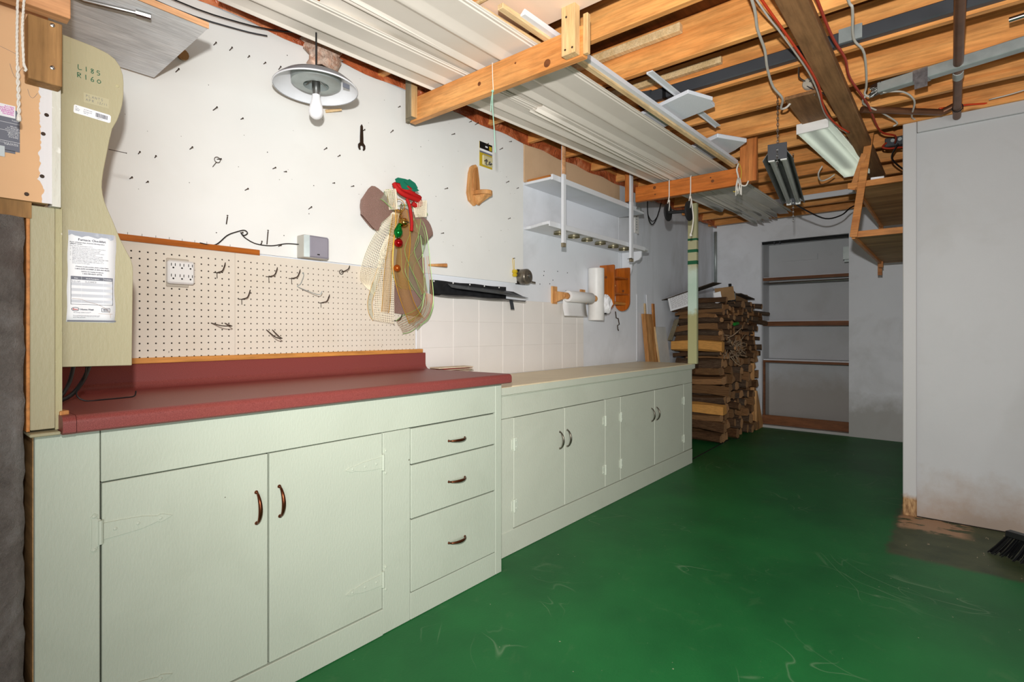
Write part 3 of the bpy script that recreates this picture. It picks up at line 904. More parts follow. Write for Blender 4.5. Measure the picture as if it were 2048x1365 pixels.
cp = thing('copper_pipe', (3.3, -2.28, 2.42), 'old copper water pipe running lengthwise under the joists at the right', 'pipe')
build(MB().tube([(1.0, -2.285, 2.42), (4.08, -2.28, 2.42)], 0.0195, 14), 'pipe_run', 'copper_pipe', cp, smooth=0.6)
build(MB().tube([(3.37, -2.281, 2.42), (3.45, -2.281, 2.42)], 0.0225, 14), 'soldered_coupling', 'galv', cp, smooth=0.6)
mb = MB()
for k in range(13):
    pass
mb.tube([(3.92, -2.282 + 0.024 * math.cos(k * PI / 6), 2.42 + 0.024 * math.sin(k * PI / 6)) for k in range(13)], 0.003, 6)
build(mb, 'pipe_clip', 'dark', cp)
o = build(MB().tube([(3.62, -1.86, 2.425), (3.96, -2.21, 2.425), (3.95, -2.29, 2.452)], [0.018, 0.018, 0.018], 12), 'branch_pipe', 'copper_pipe', smooth=0.6)
tag(o, 'short brown branch pipe slanting to the copper water pipe', 'pipe')

# boxed ceiling light: white housing, two tubes behind a translucent wrap
bl = thing('ceiling_light', (4.3, -1.64, 2.38), 'long boxed ceiling light with frosted cover, switched on', 'light')
bl.rotation_euler = (0, 0, math.radians(-3.6))
def bl_part(mb, name, mat, **k):
    o = build(mb, name, mat, bl, **k)
    return o
L0, L1, hw = 4.3 - 0.64, 4.3 + 0.64, 0.088
yb = -1.64
bl_part(bx(L0, L0 + 0.010, yb - hw, yb + hw, 2.378, 2.440), 'end_cap', 'white_plastic', bevel=0.002)
bl_part(bx(L1 - 0.010, L1, yb - hw, yb + hw, 2.378, 2.440), 'end_cap', 'white_plastic', bevel=0.002)
bl_part(bx(L0 + 0.01, L1 - 0.01, yb - hw, yb + hw, 2.432, 2.442), 'housing', 'white_plastic')
kd = NT('frosted_cover')
td = kd.n('ShaderNodeBsdfTranslucent'); td.inputs[0].default_value = (0.86, 0.93, 0.86, 1)
df = kd.n('ShaderNodeBsdfDiffuse'); df.inputs[0].default_value = (0.72, 0.78, 0.72, 1)
gl = kd.n('ShaderNodeBsdfGlossy'); gl.inputs['Roughness'].default_value = 0.2
m1 = kd.n('ShaderNodeMixShader'); m1.inputs[0].default_value = 0.45
m2 = kd.n('ShaderNodeMixShader'); m2.inputs[0].default_value = 0.05
kd.l(td.outputs[0], m1.inputs[1]); kd.l(df.outputs[0], m1.inputs[2])
kd.l(m1.outputs[0], m2.inputs[1]); kd.l(gl.outputs[0], m2.inputs[2])
kd.l(m2.outputs[0], kd.t.nodes['Material Output'].inputs[0])
M['frosted'] = kd.m
pts = [(-hw + 0.001, 0.050), (-hw + 0.001, 0.006), (-hw + 0.008, 0.0), (hw - 0.008, 0.0), (hw - 0.001, 0.006), (hw - 0.001, 0.050)]
rows = [[(x, yb + a, 2.380 + b) for a, b in pts] for x in (L0 + 0.008, L1 - 0.008)]
bl_part(MB().grid(rows), 'diffuser', 'frosted')
M['tube_lit'] = plain('lit_tube', (1.0, 1.0, 0.92, 1), 0.5, emit=1.5, vary=0.0)
for dy in (-0.050, 0.050):
    bl_part(MB().tube([(L0 + 0.02, yb + dy, 2.405), (L1 - 0.02, yb + dy, 2.405)], 0.013, 12), 'tube', 'tube_lit', smooth=0.6)

# old shop light hung on chains
hl = thing('shop_light', (3.80, -1.43, 2.105), 'old dark grey double-tube shop light hanging unlit on chains', 'light')
hl.rotation_euler = (0, 0, math.radians(8.0))
X0, X1, yc, zb = 3.18, 4.40, -1.43, 2.105
M['shop_grey'] = plain('shop_light_grey', C(104, 106, 104), 0.4, 0.3, vary=0.2, vs=16)
M['tube_off'] = plain('unlit_tube', C(168, 170, 164), 0.25)
hood = [(-0.075, 0.0), (-0.045, 0.045), (-0.03, 0.05), (0.03, 0.05), (0.045, 0.045), (0.075, 0.0), (0.072, -0.002), (0.044, 0.04), (0.03, 0.044), (-0.03, 0.044), (-0.044, 0.04), (-0.072, -0.002)]
build(MB().prism([(yc + a, zb + b) for a, b in hood], 0, X0, X1), 'reflector', 'shop_grey', hl)
build(bx(X0, X1, yc - 0.022, yc + 0.022, zb + 0.05, zb + 0.085), 'ballast_box', 'charcoal', hl, bevel=0.002)
build(bx(X0 - 0.004, X0, yc - 0.048, yc + 0.048, zb - 0.004, zb + 0.085), 'end_plate', 'charcoal', hl, bevel=0.001)
build(bx(X1, X1 + 0.004, yc - 0.048, yc + 0.048, zb - 0.004, zb + 0.085), 'end_plate', 'charcoal', hl, bevel=0.001)
for dy in (-0.03, 0.03):
    t = build(MB().tube([(X0 + 0.04, yc + dy, zb + 0.012), (X1 - 0.04, yc + dy, zb + 0.012)], 0.016, 12), 'tube', 'tube_off', hl, smooth=0.6)
    for x in (X0 + 0.015, X1 - 0.015):
        build(bx(x - 0.012, x + 0.012, yc + dy - 0.016, yc + dy + 0.016, zb - 0.008, zb + 0.03), 'tube_holder', 'white_plastic', hl, bevel=0.002)
mb = MB()
for i in range(28):
    x = X0 + 0.06 + i * 0.038
    mb.box(x, x + 0.014, yc + 0.060, yc + 0.063, zb + 0.016, zb + 0.030)
o = build(mb, 'vent_slots', 'dark', hl); o['kind'] = 'stuff'
def chain(parent, top, n, pitch=0.016):
    mb = MB()
    for i in range(n):
        c = Vector(top) - Vector((0, 0, i * pitch)); pts = []
        for k in range(9):
            a = 2 * PI * k / 8
            e = Vector((0.0045 * math.sin(a), 0, 0.010 * math.cos(a))) if i % 2 else Vector((0, 0.0045 * math.sin(a), 0.010 * math.cos(a)))
            pts.append(c + e)
        mb.tube(pts, 0.0016, 4, cap=False)
    return build(mb, 'chain', 'steel', parent)
chain(hl, (X0 + 0.02, yc, 2.46), 20)
chain(hl, (X0 - 0.006, yc, 2.15), 6)
chain(hl, (X1 - 0.05, yc, 2.10), 9)
chain(hl, (X1 - 0.05, yc, 2.46), 19)

# cables along the ceiling
def cable(name, pts, r, mat, label, cat='cable', group=None):
    o = build(MB().tube(pts, r, 8, smooth=5), name, mat, smooth=True)
    return tag(o, label, cat, group)
cable('white_cable', [(1.6, -1.70, 2.45), (2.162, -1.664, 2.435), (2.393, -1.624, 2.435), (2.60, -1.60, 2.44), (2.789, -1.565, 2.435), (3.0, -1.54, 2.43), (3.169, -1.546, 2.425), (3.304, -1.508, 2.425), (3.30, -1.535, 2.42), (3.285, -1.56, 2.432)], 0.0061, 'wire_white', 'white cable clipped across the joists left of the timber beam')
cable('orange_cable', [(1.5, -1.69, 2.40), (2.114, -1.707, 2.40), (2.43, -1.722, 2.40), (2.831, -1.738, 2.40), (3.097, -1.735, 2.40), (3.30, -1.716, 2.395), (3.482, -1.711, 2.39), (3.7, -1.73, 2.39), (3.876, -1.765, 2.39)], 0.0054, 'wire_orange', 'orange cable hugging the left edge of the timber beam')
cable('white_cable', [(1.5, -1.675, 2.405), (2.2, -1.693, 2.405), (2.43, -1.706, 2.405), (2.831, -1.724, 2.405), (3.097, -1.722, 2.402), (3.482, -1.698, 2.40), (3.7, -1.716, 2.40), (3.9, -1.75, 2.40)], 0.0041, 'wire_white', 'thin white cable twinned with the orange cable by the beam')
cable('red_cable', [(1.6, -1.87, 2.42), (2.284, -1.862, 2.42), (2.643, -1.862, 2.42), (2.874, -1.877, 2.418), (3.118, -1.866, 2.418), (3.524, -1.897, 2.415), (4.06, -1.908, 2.42), (4.226, -1.974, 2.42), (4.42, -1.96, 2.43)], 0.0061, 'wire_red', 'red-brown cable right of the timber beam leading to the grey outlet box')
cable('white_cable', [(1.9, -1.96, 2.44), (2.398, -1.949, 2.438), (2.485, -1.954, 2.435), (2.744, -1.926, 2.438), (2.923, -1.946, 2.438), (3.286, -1.917, 2.435), (3.38, -1.90, 2.42), (3.40, -1.93, 2.405), (3.37, -1.95, 2.42)], 0.0054, 'wire_white', 'whitish cable ending at the frayed end of the metal channel')
cable('white_cable', [(3.40, -1.90, 2.415), (3.52, -1.88, 2.42), (3.75, -1.95, 2.42), (3.98, -2.0, 2.425), (4.02, -1.98, 2.42)], 0.0048, 'wire_white', 'whitish cable curving beside the red-brown cable near the shelf')
cable('white_cable', [(3.36, -1.98, 2.40), (3.45, -2.06, 2.41), (3.62, -2.10, 2.41), (3.85, -2.08, 2.42), (4.05, -2.07, 2.46), (4.11, -2.085, 2.46)], 0.0048, 'wire_white', 'white cable looping from the metal channel to the partition corner')
cable('red_cable', [(3.95, -2.20, 2.445), (4.05, -2.32, 2.468), (4.12, -2.45, 2.470), (4.13, -2.6, 2.478), (4.12, -2.9, 2.48)], 0.0054, 'wire_orange', 'orange-red cable lying along the top of the right partition')
cable('grey_cable', [(4.05, -2.42, 2.47), (3.95, -2.6, 2.46), (3.6, -2.8, 2.45)], 0.0034, 'wire_white', 'thin pale cable above the right partition')
cable('white_cable', [(4.60, -1.50, 2.41), (4.62, -1.47, 2.36), (4.72, -1.47, 2.33), (4.78, -1.51, 2.35), (4.80, -1.55, 2.38)], 0.0054, 'wire_white', 'white cable loop hanging beside the boxed ceiling light')
cable('black_cord', [(4.40, -1.33, 2.13), (4.75, -1.36, 2.12), (5.1, -1.44, 2.10), (5.35, -1.52, 2.16), (5.5, -1.58, 2.25), (5.6, -1.68, 2.29), (5.7, -1.8, 2.28)], 0.006, 'black', 'black power cord drooping from the shop light', 'cord')
cable('black_cord', [(4.36, -1.98, 2.40), (4.6, -1.93, 2.38), (4.85, -1.98, 2.35), (5.0, -2.02, 2.36), (5.3, -2.03, 2.37)], 0.006, 'black', 'black cord behind the shelf beside the partition', 'cord')
cl = MB()
jb = thing('junction_box', (3.262, -1.66, 2.49), 'white round junction box with loose wires on a joist', 'junction box')
build(MB().lathe([(0, 0.03), (0.026, 0.028), (0.031, 0.02), (0.031, 0.0)], (3.277, -1.655, 2.505), (-1, 0, 0), 16), 'box', 'almond', jb, smooth=0.7)
mb = MB().tube([(3.25, -1.66, 2.51), (3.22, -1.69, 2.50), (3.24, -1.70, 2.46), (3.25, -1.685, 2.43)], 0.0025, 6, smooth=3)
mb.tube([(3.25, -1.65, 2.49), (3.23, -1.68, 2.46), (3.26, -1.71, 2.45), (3.35, -1.73, 2.44)], 0.0025, 6, smooth=3)
mb.tube([(3.25, -1.64, 2.52), (3.1, -1.64, 2.49), (2.9, -1.68, 2.47), (2.75, -1.69, 2.46)], 0.004, 6, smooth=3)
build(mb, 'wires', 'charcoal', jb)
ob = thing('outlet_box', (4.5, -1.95, 2.42), 'grey metal outlet box among cables left of the partition top', 'outlet box')
build(bx(4.46, 4.52, -2.02, -1.90, 2.425, 2.485), 'box', 'charcoal', ob, bevel=0.004)
build(MB().lathe([(0, 0.004), (0.012, 0.004), (0.012, 0)], (4.46, -1.945, 2.462), (-1, 0, 0), 12).lathe([(0, 0.004), (0.012, 0.004), (0.012, 0)], (4.46, -1.985, 2.462), (-1, 0, 0), 12), 'receptacle', 'galv', ob)
mb = MB().tube([(4.45, -1.91, 2.45), (4.43, -1.89, 2.42), (4.44, -1.93, 2.405), (4.46, -1.99, 2.405), (4.5, -2.05, 2.40)], 0.006, 8, smooth=4)
build(mb, 'lead', 'wire_red', ob)

# hanging shelf by the partition
us = thing('hanging_shelf', (5.3, -2.0, 1.8), 'open two-tier plywood shelf hung from the joists left of the partition', 'shelf')
build(bx(4.34, 6.28, -2.6, -1.725, 1.818, 1.830), 'shelf_board', 'unit_ply', us)
build(bx(4.34, 6.15, -2.6, -1.735, 2.158, 2.170), 'shelf_board', 'unit_ply', us)
build(bx(4.32, 4.34, -2.6, -1.722, 1.800, 1.842), 'edge_strip', 'unit_edge', us, bevel=0.001)
build(bx(4.32, 4.34, -2.6, -1.70, 2.142, 2.182), 'edge_strip', 'unit_edge', us, bevel=0.001)
build(bx(4.34, 6.28, -1.742, -1.722, 1.795, 1.83), 'side_rail', 'joistx', us, bevel=0.001)
build(bx(4.34, 6.15, -1.752, -1.735, 2.135, 2.17), 'side_rail', 'joistx', us, bevel=0.001)
build(MB().bar((4.31, -1.845, 2.60), (4.31, -1.735, 1.803), 0.045, 0.018, up=(1, 0, 0)), 'hanger', 'unit_edge', us, bevel=0.001)
build(MB().bar((4.30, -1.80, 2.36), (4.335, -1.725, 2.135), 0.035, 0.016, up=(1, 0, 0)), 'hanger', 'unit_edge', us, bevel=0.001)
build(bx(6.10, 6.14, -1.755, -1.72, 1.76, 2.60), 'hanger', 'unit_edge', us, bevel=0.001)
build(bx(6.24, 6.28, -1.735, -1.70, 1.70, 1.86), 'hanger', 'unit_edge', us, bevel=0.001)
o = build(bx(4.9, 5.3, -2.2, -1.80, 1.831, 1.837), 'paper_sheet', 'paper')
tag(o, 'white sheet lying on the lower tier of the hanging shelf', 'paper')
o = build(MB().prism([(4.35, -1.83), (4.45, -1.82), (4.45, -1.90), (4.36, -1.905)], 2, 2.184, 2.205), 'paper_scrap', 'paper', bevel=0.003)
tag(o, 'crumpled white scrap on the upper tier of the hanging shelf', 'paper')
# ------------------------------------------------------------------ left end: post, shaped panel, notices
po = thing('corner_post', (0.262, -0.6, 0.905), 'olive cream painted corner post standing on the cabinet ledge', 'post')
build(bx(0.233, 0.278, -0.602, -0.56, 0.918, 1.447), 'board', 'olive', po, bevel=0.0015)
build(bx(0.2785, 0.2915, -0.598, -0.57, 0.914, 1.452), 'edge_strip', 'olive_edge', po)
build(bx(0.2265, 0.2325, -0.60, -0.56, 0.916, 1.447), 'side_board', 'unit_edge', po)
lg = build(bx(0.228, 0.2835, -0.632, -0.05, 0.9055, 0.9135), 'ledge_board', 'olive', bevel=0.002)
tag(lg, 'painted ledge board under the corner post at the counter end', 'ledge')
ch = MB().prism([(0.2855, -0.61), (0.305, -0.60), (0.302, -0.57), (0.286, -0.56)], 2, 0.9465, 0.958)
o = build(ch, 'wood_chip', 'raw_carved', bevel=0.002); tag(o, 'small wood offcut on the left corner of the maroon countertop', 'offcut')

Yp = -0.57
out = [(0.2895, 1.885), (0.303, 1.885), (0.331, 1.883), (0.36, 1.881), (0.388, 1.875), (0.404, 1.866), (0.415, 1.851), (0.421, 1.831), (0.4225, 1.811), (0.422, 1.772), (0.4195, 1.75), (0.415, 1.729), (0.408, 1.705), (0.398, 1.681), (0.392, 1.65), (0.386, 1.61), (0.379, 1.565), (0.3765, 1.54), (0.376, 1.523), (0.378, 1.505), (0.382, 1.486), (0.39, 1.463), (0.398, 1.443), (0.415, 1.395), (0.428, 1.366), (0.439, 1.343), (0.443, 1.325), (0.4435, 1.31), (0.441, 1.060), (0.2895, 1.063)]
pn = thing('shaped_panel', (0.366, Yp, 1.06), 'olive cream plywood panel with a curved right edge at the counter\'s left end', 'panel')
build(MB().prism(out, 1, Yp, Yp + 0.018), 'board', 'olive', pn, bevel=0.0012)
build(bx(0.3125, 0.3135, Yp - 0.0006, Yp + 0.002, 1.82, 1.882).box(0.296, 0.3135, Yp - 0.0006, Yp + 0.002, 1.819, 1.820), 'patch_joint', 'olive_edge', pn)
build(MB().lathe([(0, 0.0012), (0.0035, 0.001), (0.0045, 0)], (0.4085, Yp, 1.797), (0, -1, 0), 12), 'screw_plug', 'olive_edge', pn)
def strokes(parent, name, lines, mat, r, Y, per=True):
    mb = MB()
    for ln in lines:
        mb.tube([(x, Y, z) for x, z in ln], r, 5, smooth=3 if len(ln) > 2 else 0)
    o = build(mb, name, mat, parent); o['kind'] = 'stuff'
    return o
def glyphs(s, x, z, w, h, adv, drop=0.0):
    G = {'L': [[(0, 1), (0.05, 0), (0.8, 0.05)]], '1': [[(0.4, 1), (0.45, 0)]],
         '8': [[(0.7, 0.85), (0.3, 0.98), (0.2, 0.7), (0.7, 0.35), (0.55, 0.02), (0.2, 0.15), (0.35, 0.5), (0.75, 0.85)]],
         '5': [[(0.8, 0.95), (0.25, 1.0)], [(0.25, 1.0), (0.2, 0.55), (0.7, 0.55), (0.75, 0.15), (0.2, 0.02)]],
         'R': [[(0.05, 1), (0.1, 0)], [(0.05, 0.98), (0.7, 0.9), (0.6, 0.6), (0.12, 0.5)], [(0.2, 0.5), (0.8, 0.02)]],
         '6': [[(0.6, 1), (0.2, 0.5), (0.25, 0.05), (0.7, 0.1), (0.65, 0.45), (0.25, 0.35)]],
         '0': [[(0.4, 0.8), (0.1, 0.4), (0.4, 0.05), (0.85, 0.3), (0.75, 0.7), (0.35, 0.8)]],
         'P': [[(0.1, 0), (0.1, 1)], [(0.1, 1), (0.7, 0.85), (0.6, 0.55), (0.1, 0.5)]],
         'A': [[(0, 0), (0.4, 1), (0.8, 0)], [(0.15, 0.4), (0.65, 0.4)]], 'N': [[(0, 0), (0.05, 1), (0.7, 0), (0.75, 1)]],
         'T': [[(0, 0.95), (0.8, 1)], [(0.4, 1), (0.4, 0)]], 'S': [[(0.7, 0.9), (0.3, 1), (0.2, 0.65), (0.7, 0.35), (0.5, 0.02), (0.1, 0.1)]],
         '2': [[(0.1, 0.8), (0.4, 1), (0.7, 0.75), (0.1, 0.03), (0.8, 0.03)]], '/': [[(0.1, 0), (0.7, 1)]],
         'C': [[(0.7, 0.85), (0.35, 1), (0.1, 0.5), (0.35, 0.02), (0.75, 0.15)]], 'E': [[(0.1, 0), (0.1, 1)], [(0.1, 1), (0.7, 1)], [(0.1, 0.5), (0.6, 0.5)], [(0.1, 0), (0.7, 0)]],
         'D': [[(0.1, 0), (0.1, 1), (0.7, 0.6), (0.6, 0.15), (0.1, 0)]], '9': [[(0.65, 0.6), (0.25, 0.6), (0.3, 0.95), (0.65, 0.9), (0.6, 0)]]}
    out = []
    for i, ch in enumerate(s):
        for ln in G.get(ch, []):
            out.append([(x + i * adv + u * w, z + v * h - drop * i) for u, v in ln])
    return out
strokes(pn, 'handwriting', glyphs('L185', 0.3275, 1.811, 0.009, 0.0115, 0.0122, 0.0003) + glyphs('R160', 0.3255, 1.790, 0.0095, 0.012, 0.0132, 0.0002), 'ink_green', 0.0008, Yp - 0.0004)
M['tape'] = plain('yellowed_tape', C(180, 173, 142), 0.3)
tp = build(bx(0.3385, 0.3905, Yp - 0.0005, Yp - 0.0001, 1.731, 1.756), 'tape', 'tape', loc=(0.365, Yp, 1.731))
tag(tp, 'strip of clear tape with pencilled words on the shaped panel', 'tape')
strokes(tp, 'handwriting', glyphs('PLANTS', 0.343, 1.746, 0.0045, 0.006, 0.0062) + glyphs('APR', 0.343, 1.7365, 0.0045, 0.0058, 0.0062) + glyphs('12/11', 0.366, 1.7365, 0.0035, 0.0055, 0.0045), 'ink_grey', 0.0003, Yp - 0.0007)

st = thing('barcode_sticker', (0.357, Yp, 1.70), 'white barcode sticker on the shaped panel under the green handwriting', 'sticker')
c0, s0 = math.cos(-0.06), math.sin(-0.06)
def sp2(a, b):
    return (0.321 + a * c0 - b * s0, Yp - 0.0005, 1.7165 + a * s0 + b * c0)
q = [sp2(0, -0.018), sp2(0.071, -0.018), sp2(0.074, -0.015), sp2(0.074, 0.0), sp2(0.071, 0.003), sp2(0.0, 0.003), sp2(-0.002, 0.0), sp2(-0.002, -0.015)]
build(MB().prism([(p[0], p[2]) for p in q], 1, Yp - 0.0006, Yp - 0.0001), 'label_paper', 'paper', st)
mb = MB(); a = 0.042
random.seed(3)
while a < 0.066:
    w = random.choice((0.0004, 0.0008, 0.0012))
    p = [sp2(a, -0.012), sp2(a + w, -0.012), sp2(a + w, -0.0015), sp2(a, -0.0015)]
    mb.add([(x, Yp - 0.0008, z) for x, y, z in p], [(0, 1, 2, 3)]); a += w + random.choice((0.0005, 0.0008))
o = build(mb, 'barcode', 'ink', st); o['kind'] = 'stuff'
ux, uz = (c0, 0, s0), (-s0, 0, c0)
for body, a, b, sz, bd in (('PLYWOOD', 0.018, -0.004, 0.0034, 0.0001), ('Sheathing 3/4', 0.017, -0.0085, 0.0032, 0.0001), ('SPRUCE', 0.018, -0.0125, 0.0026, 0), ('FIR', 0.001, -0.002, 0.0024, 0), ('19 mm', 0.001, -0.005, 0.0024, 0), ('CSA 0151', 0.001, -0.008, 0.0024, 0), ('GRADE', 0.001, -0.011, 0.0024, 0), ('0 05504 12 2', 0.044, -0.0155, 0.0024, 0)):
    x, y, z = sp2(a, b); text(body, sz, 'ink', (x, Yp - 0.0008, z), ux, uz, st)

# furnace service sheet
fs = thing('service_sheet', (0.355, Yp, 1.175), 'Furnace Checklist sheet stuck on the shaped panel', 'paper')
rows = []
for i in range(13):
    t = i / 12; z = 1.4035 - t * 0.2285
    rows.append([(0.3075 - 0.003 * t + 0.0975 * s + 0.0012 * math.sin(t * 9) * s + (0.0008 * math.sin(t * 17) if s in (0, 1) else 0), Yp - 0.0008 - 0.0012 * abs(math.sin(s * 3 + t * 2)) * (1 if t < .95 else 0.5), z - 0.0015 * s) for s in (0, 0.25, 0.5, 0.75, 1)])
build(MB().grid(rows), 'sheet', 'paper', fs, smooth=True, solid=0.0003)
Yt = Yp - 0.0024
def slip(x0, x1, z0, z1, mat, nm, y=Yt):
    return build(bx(x0, x1, y, y + 0.0004, z0, z1), nm, mat, fs)
# torn cloudy header band
mb = MB(); top = [(0.308 + 0.0925 * i / 14, 1.4025) for i in range(15)]
low = [(0.308 + 0.0925 * i / 14, 1.391 + 0.0022 * math.sin(i * 1.3) - (0.0012 * math.cos(i * 2.9))) for i in range(15)]
mb.prism(top + low[::-1], 1, Yt, Yt + 0.0004)
M['cloud'] = paint('printed_cloud', C(168, 172, 182), 0.8, C(206, 208, 214), 0.8, bump=0, stain_scale=60)
build(mb, 'header_band', 'cloud', fs)
slip(0.3055, 0.405, 1.1755, 1.1792, 'ink_grey', 'footer_band')
X_, Z_ = (1, 0, 0), (0, 0, 1)
def tx(body, size, x, z, mat='ink', al='LEFT', bd=0.0, w=1.0):
    return text(body, size, mat, (x, Yt - 0.0004, z), X_, Z_, fs, align=al, bold=bd, width=w)
tx('Furnace Checklist', 0.0078, 0.355, 1.3795, 'ink', 'CENTER', 0.00012)
tx('If your oil burner stops, check the following before', 0.0034, 0.3105, 1.3735, bd=0.00008)
tx('calling for service.', 0.0034, 0.3105, 1.3695, bd=0.00008)
tx('First, raise the thermostat to 30°C.', 0.0032, 0.3105, 1.3645, 'ink_grey')
L = ['1.  Make sure the heater/burner switch is in ON position.', '2.  Check the fuse box for blown fuses. Use only', '     replacement fuses for the correct amperage.', '3.  Check the oil tank gauge to determine if it is empty.', '4.  Make sure the tank valve is fully open.', '5.  Press the relay reset button on relay box (usually', '     mounted on furnace with primary controls) once.', '     PRESS ONCE ONLY. DO NOT PRESS A SECOND TIME.', '6.  After resetting relay, if you hear a "buzz" or "hum"', '     from the burner, PRESS OVERLOAD button on or', '     burner motor to start again.']
for i, s in enumerate(L):
    tx(s, 0.0031, 0.3110, 1.3600 - i * 0.00385, 'ink_grey')
tx('If furnace trouble persists, please contact Sears', 0.0035, 0.3555, 1.3130, 'ink', 'CENTER', 0.00008)
tx('1-800-4-MY-HOME\u00ae (1-800-469-4663)', 0.0044, 0.3555, 1.3070, 'ink', 'CENTER', 0.00008)
tx('Call Esso for heating oil delivery', 0.0035, 0.3555, 1.3010, 'ink', 'CENTER', 0.00006)
tx('1-866-789-ESSO (3776)', 0.0042, 0.3555, 1.2952, 'ink', 'CENTER', 0.00008)
# log table
zt, zb_ = 1.2895, 1.2185
slip(0.3125, 0.3985, zb_, zb_ + 0.0008, 'ink', 'table_rule'); slip(0.3125, 0.3133, zb_, zt, 'ink', 'table_rule'); slip(0.3977, 0.3985, zb_, zt, 'ink', 'table_rule')
slip(0.3125, 0.3985, zt - 0.0085, zt, 'ink_grey', 'table_head', Yt - 0.0001)
M['row_grey'] = plain('row_grey', C(204, 206, 212), 0.8, vary=0.02)
for i in range(4):
    z1 = zt - 0.0085 - 0.0072 * (2 * i + 1)
    slip(0.3133, 0.3977, z1 - 0.0072, z1, 'row_grey', 'table_row')
for x in (0.3335, 0.3785):
    slip(x, x + 0.0004, zb_, zt, 'paper', 'table_column', Yt - 0.0003)
for s, x in (('Date', 0.323), ('Work Description', 0.356), ('Technician', 0.388)):
    tx(s, 0.0036, x, zt - 0.0060, 'paper', 'CENTER', 0.0001)
strokes(fs, 'handwriting', glyphs('9/21/09', 0.3145, 1.2745, 0.002, 0.0035, 0.0024) + glyphs('CLEANED', 0.341, 1.2745, 0.0026, 0.0038, 0.0034), 'ink_grey', 0.00025, Yt - 0.0005)
M['red_oval'] = plain('red_print', C(190, 60, 40), 0.8)
M['rust_mark'] = plain('brown_drip', C(176, 140, 110), 0.8)
mb = MB().tube([(0.3215 + 0.0073 * math.cos(k * PI / 10), Yt - 0.0003, 1.2068 + 0.0044 * math.sin(k * PI / 10)) for k in range(21)], 0.0006, 5, cap=False)
build(mb, 'oval_logo', 'ink', fs)
tx('Esso', 0.0056, 0.3215, 1.2048, 'red_oval', 'CENTER', 0.0002)
tx('Home Heat', 0.0056, 0.3315, 1.2046, 'ink', 'LEFT', 0.00015)
tx('We bring comfort home\u2122', 0.0032, 0.3175, 1.1975, 'ink_grey')
mb = MB()
for (xa, za), (xb, zb2) in (((0.375, 1.2105), (0.392, 1.2105)), ((0.392, 1.2105), (0.392, 1.2015)), ((0.392, 1.2015), (0.375, 1.2015)), ((0.375, 1.2015), (0.375, 1.2105))):
    mb.tube([(xa, Yt - 0.0003, za), (xb, Yt - 0.0003, zb2)], 0.0005, 4)
build(mb, 'box_logo', 'ink', fs)
tx('SEARS', 0.0042, 0.3835, 1.2053, 'ink', 'CENTER', 0.0002)
tx('Authorized', 0.0022, 0.3835, 1.2026, 'ink', 'CENTER')
for i, s in enumerate(('Esso is a trademark used under licence. Home heating products', 'and services are supplied by an independent agent. For details', 'ask your local representative.')):
    tx(s, 0.0021, 0.317, 1.1905 - i * 0.0026, 'ink_grey')
strokes(fs, 'drip_stain', [[(0.315, 1.233), (0.333, 1.232), (0.345, 1.226), (0.36, 1.222), (0.372, 1.217), (0.384, 1.209), (0.392, 1.199)], [(0.393, 1.196), (0.3935, 1.186)], [(0.368, 1.1965), (0.398, 1.196)]], 'rust_mark', 0.0003, Yt - 0.0004)

# wood blocks at the very top left, ropes over them
o = build(bx(-0.2, 0.2905, -0.712, -0.674, 1.884, 1.93), 'header_block', 'new_block', bevel=0.001)
o2 = MB().box(-0.2, 0.2880, -0.705, -0.669, 1.868, 2.02)
me_o = o; bpy.data.objects.remove(me_o)
o = build(o2, 'header_block', 'new_block', bevel=0.0015, loc=(0.1, -0.69, 1.88)); tag(o, 'fresh pine block at the top left corner, above the older block', 'block')
build(MB().lathe([(0, 0.002), (0.006, 0.0015), (0.007, 0)], (0.245, -0.705, 1.945), (0, -1, 0), 10), 'knot', 'old_block', o)
ob2 = build(bx(0.2205, 0.2800, -0.665, -0.6225, 1.7205, 1.866), 'hanger_block', 'old_block', bevel=0.0015)
tag(ob2, 'weathered wood block with two steel screws, screwed to the gypsum board', 'block')
for z in (1.860, 1.762):
    build(MB().lathe([(0.0, 0.0005), (0.0018, 0.0005), (0.002, 0.0022), (0.0045, 0.0012), (0.0050, 0)], (0.2625, -0.665, z - 0.003), (0, -1, 0), 12), 'screw', 'steel', ob2)
rp = thing('rope', (0.203, -0.725, 1.62), 'thin twisted white rope hanging over the pine block with a braided tail', 'rope')
def twisted(pts, r, turns):
    mb = MB(); P = spline([Vector(p) for p in pts], 10)
    for ph in (0, 2 * PI / 3, 4 * PI / 3):
        q = []
        for i, p in enumerate(P):
            a = ph + turns * 2 * PI * i / (len(P) - 1)
            q.append(p + Vector((math.cos(a), math.sin(a), 0)) * r * 0.55)
        mb.tube(q, r * 0.62, 5)
    return mb
YR = -0.722
build(twisted([(0.200, YR, 2.05), (0.198, YR, 1.95), (0.196, YR, 1.86), (0.195, YR, 1.78), (0.1955, YR, 1.722)], 0.0023, 30), 'strand', 'rope_white', rp)
build(twisted([(0.209, YR, 2.05), (0.208, YR, 1.95), (0.206, YR, 1.865), (0.2035, YR, 1.80), (0.206, YR, 1.722)], 0.0023, 30), 'strand', 'rope_white', rp)
mb = MB()
for ph in (0, PI):
    mb.tube([(0.196 + 0.0018 * math.sin(i * 0.55 + ph) + i * 0.00005, YR + 0.0018 * math.cos(i * 0.55 + ph), 1.722 - i * 0.0026) for i in range(44)], 0.0018, 5)
mb.lathe([(0, -0.006), (0.004, -0.004), (0.0042, 0), (0.004, 0.004), (0, 0.006)], (0.198, YR, 1.606), (0, 0, 1), 8)
build(mb, 'braid', 'rope_white', rp)
mb = MB().tube([(0.206, YR, 1.726), (0.2095, YR - 0.001, 1.716), (0.207, YR, 1.712)], 0.0026, 6)
build(mb, 'cut_end', 'rope_white', rp)
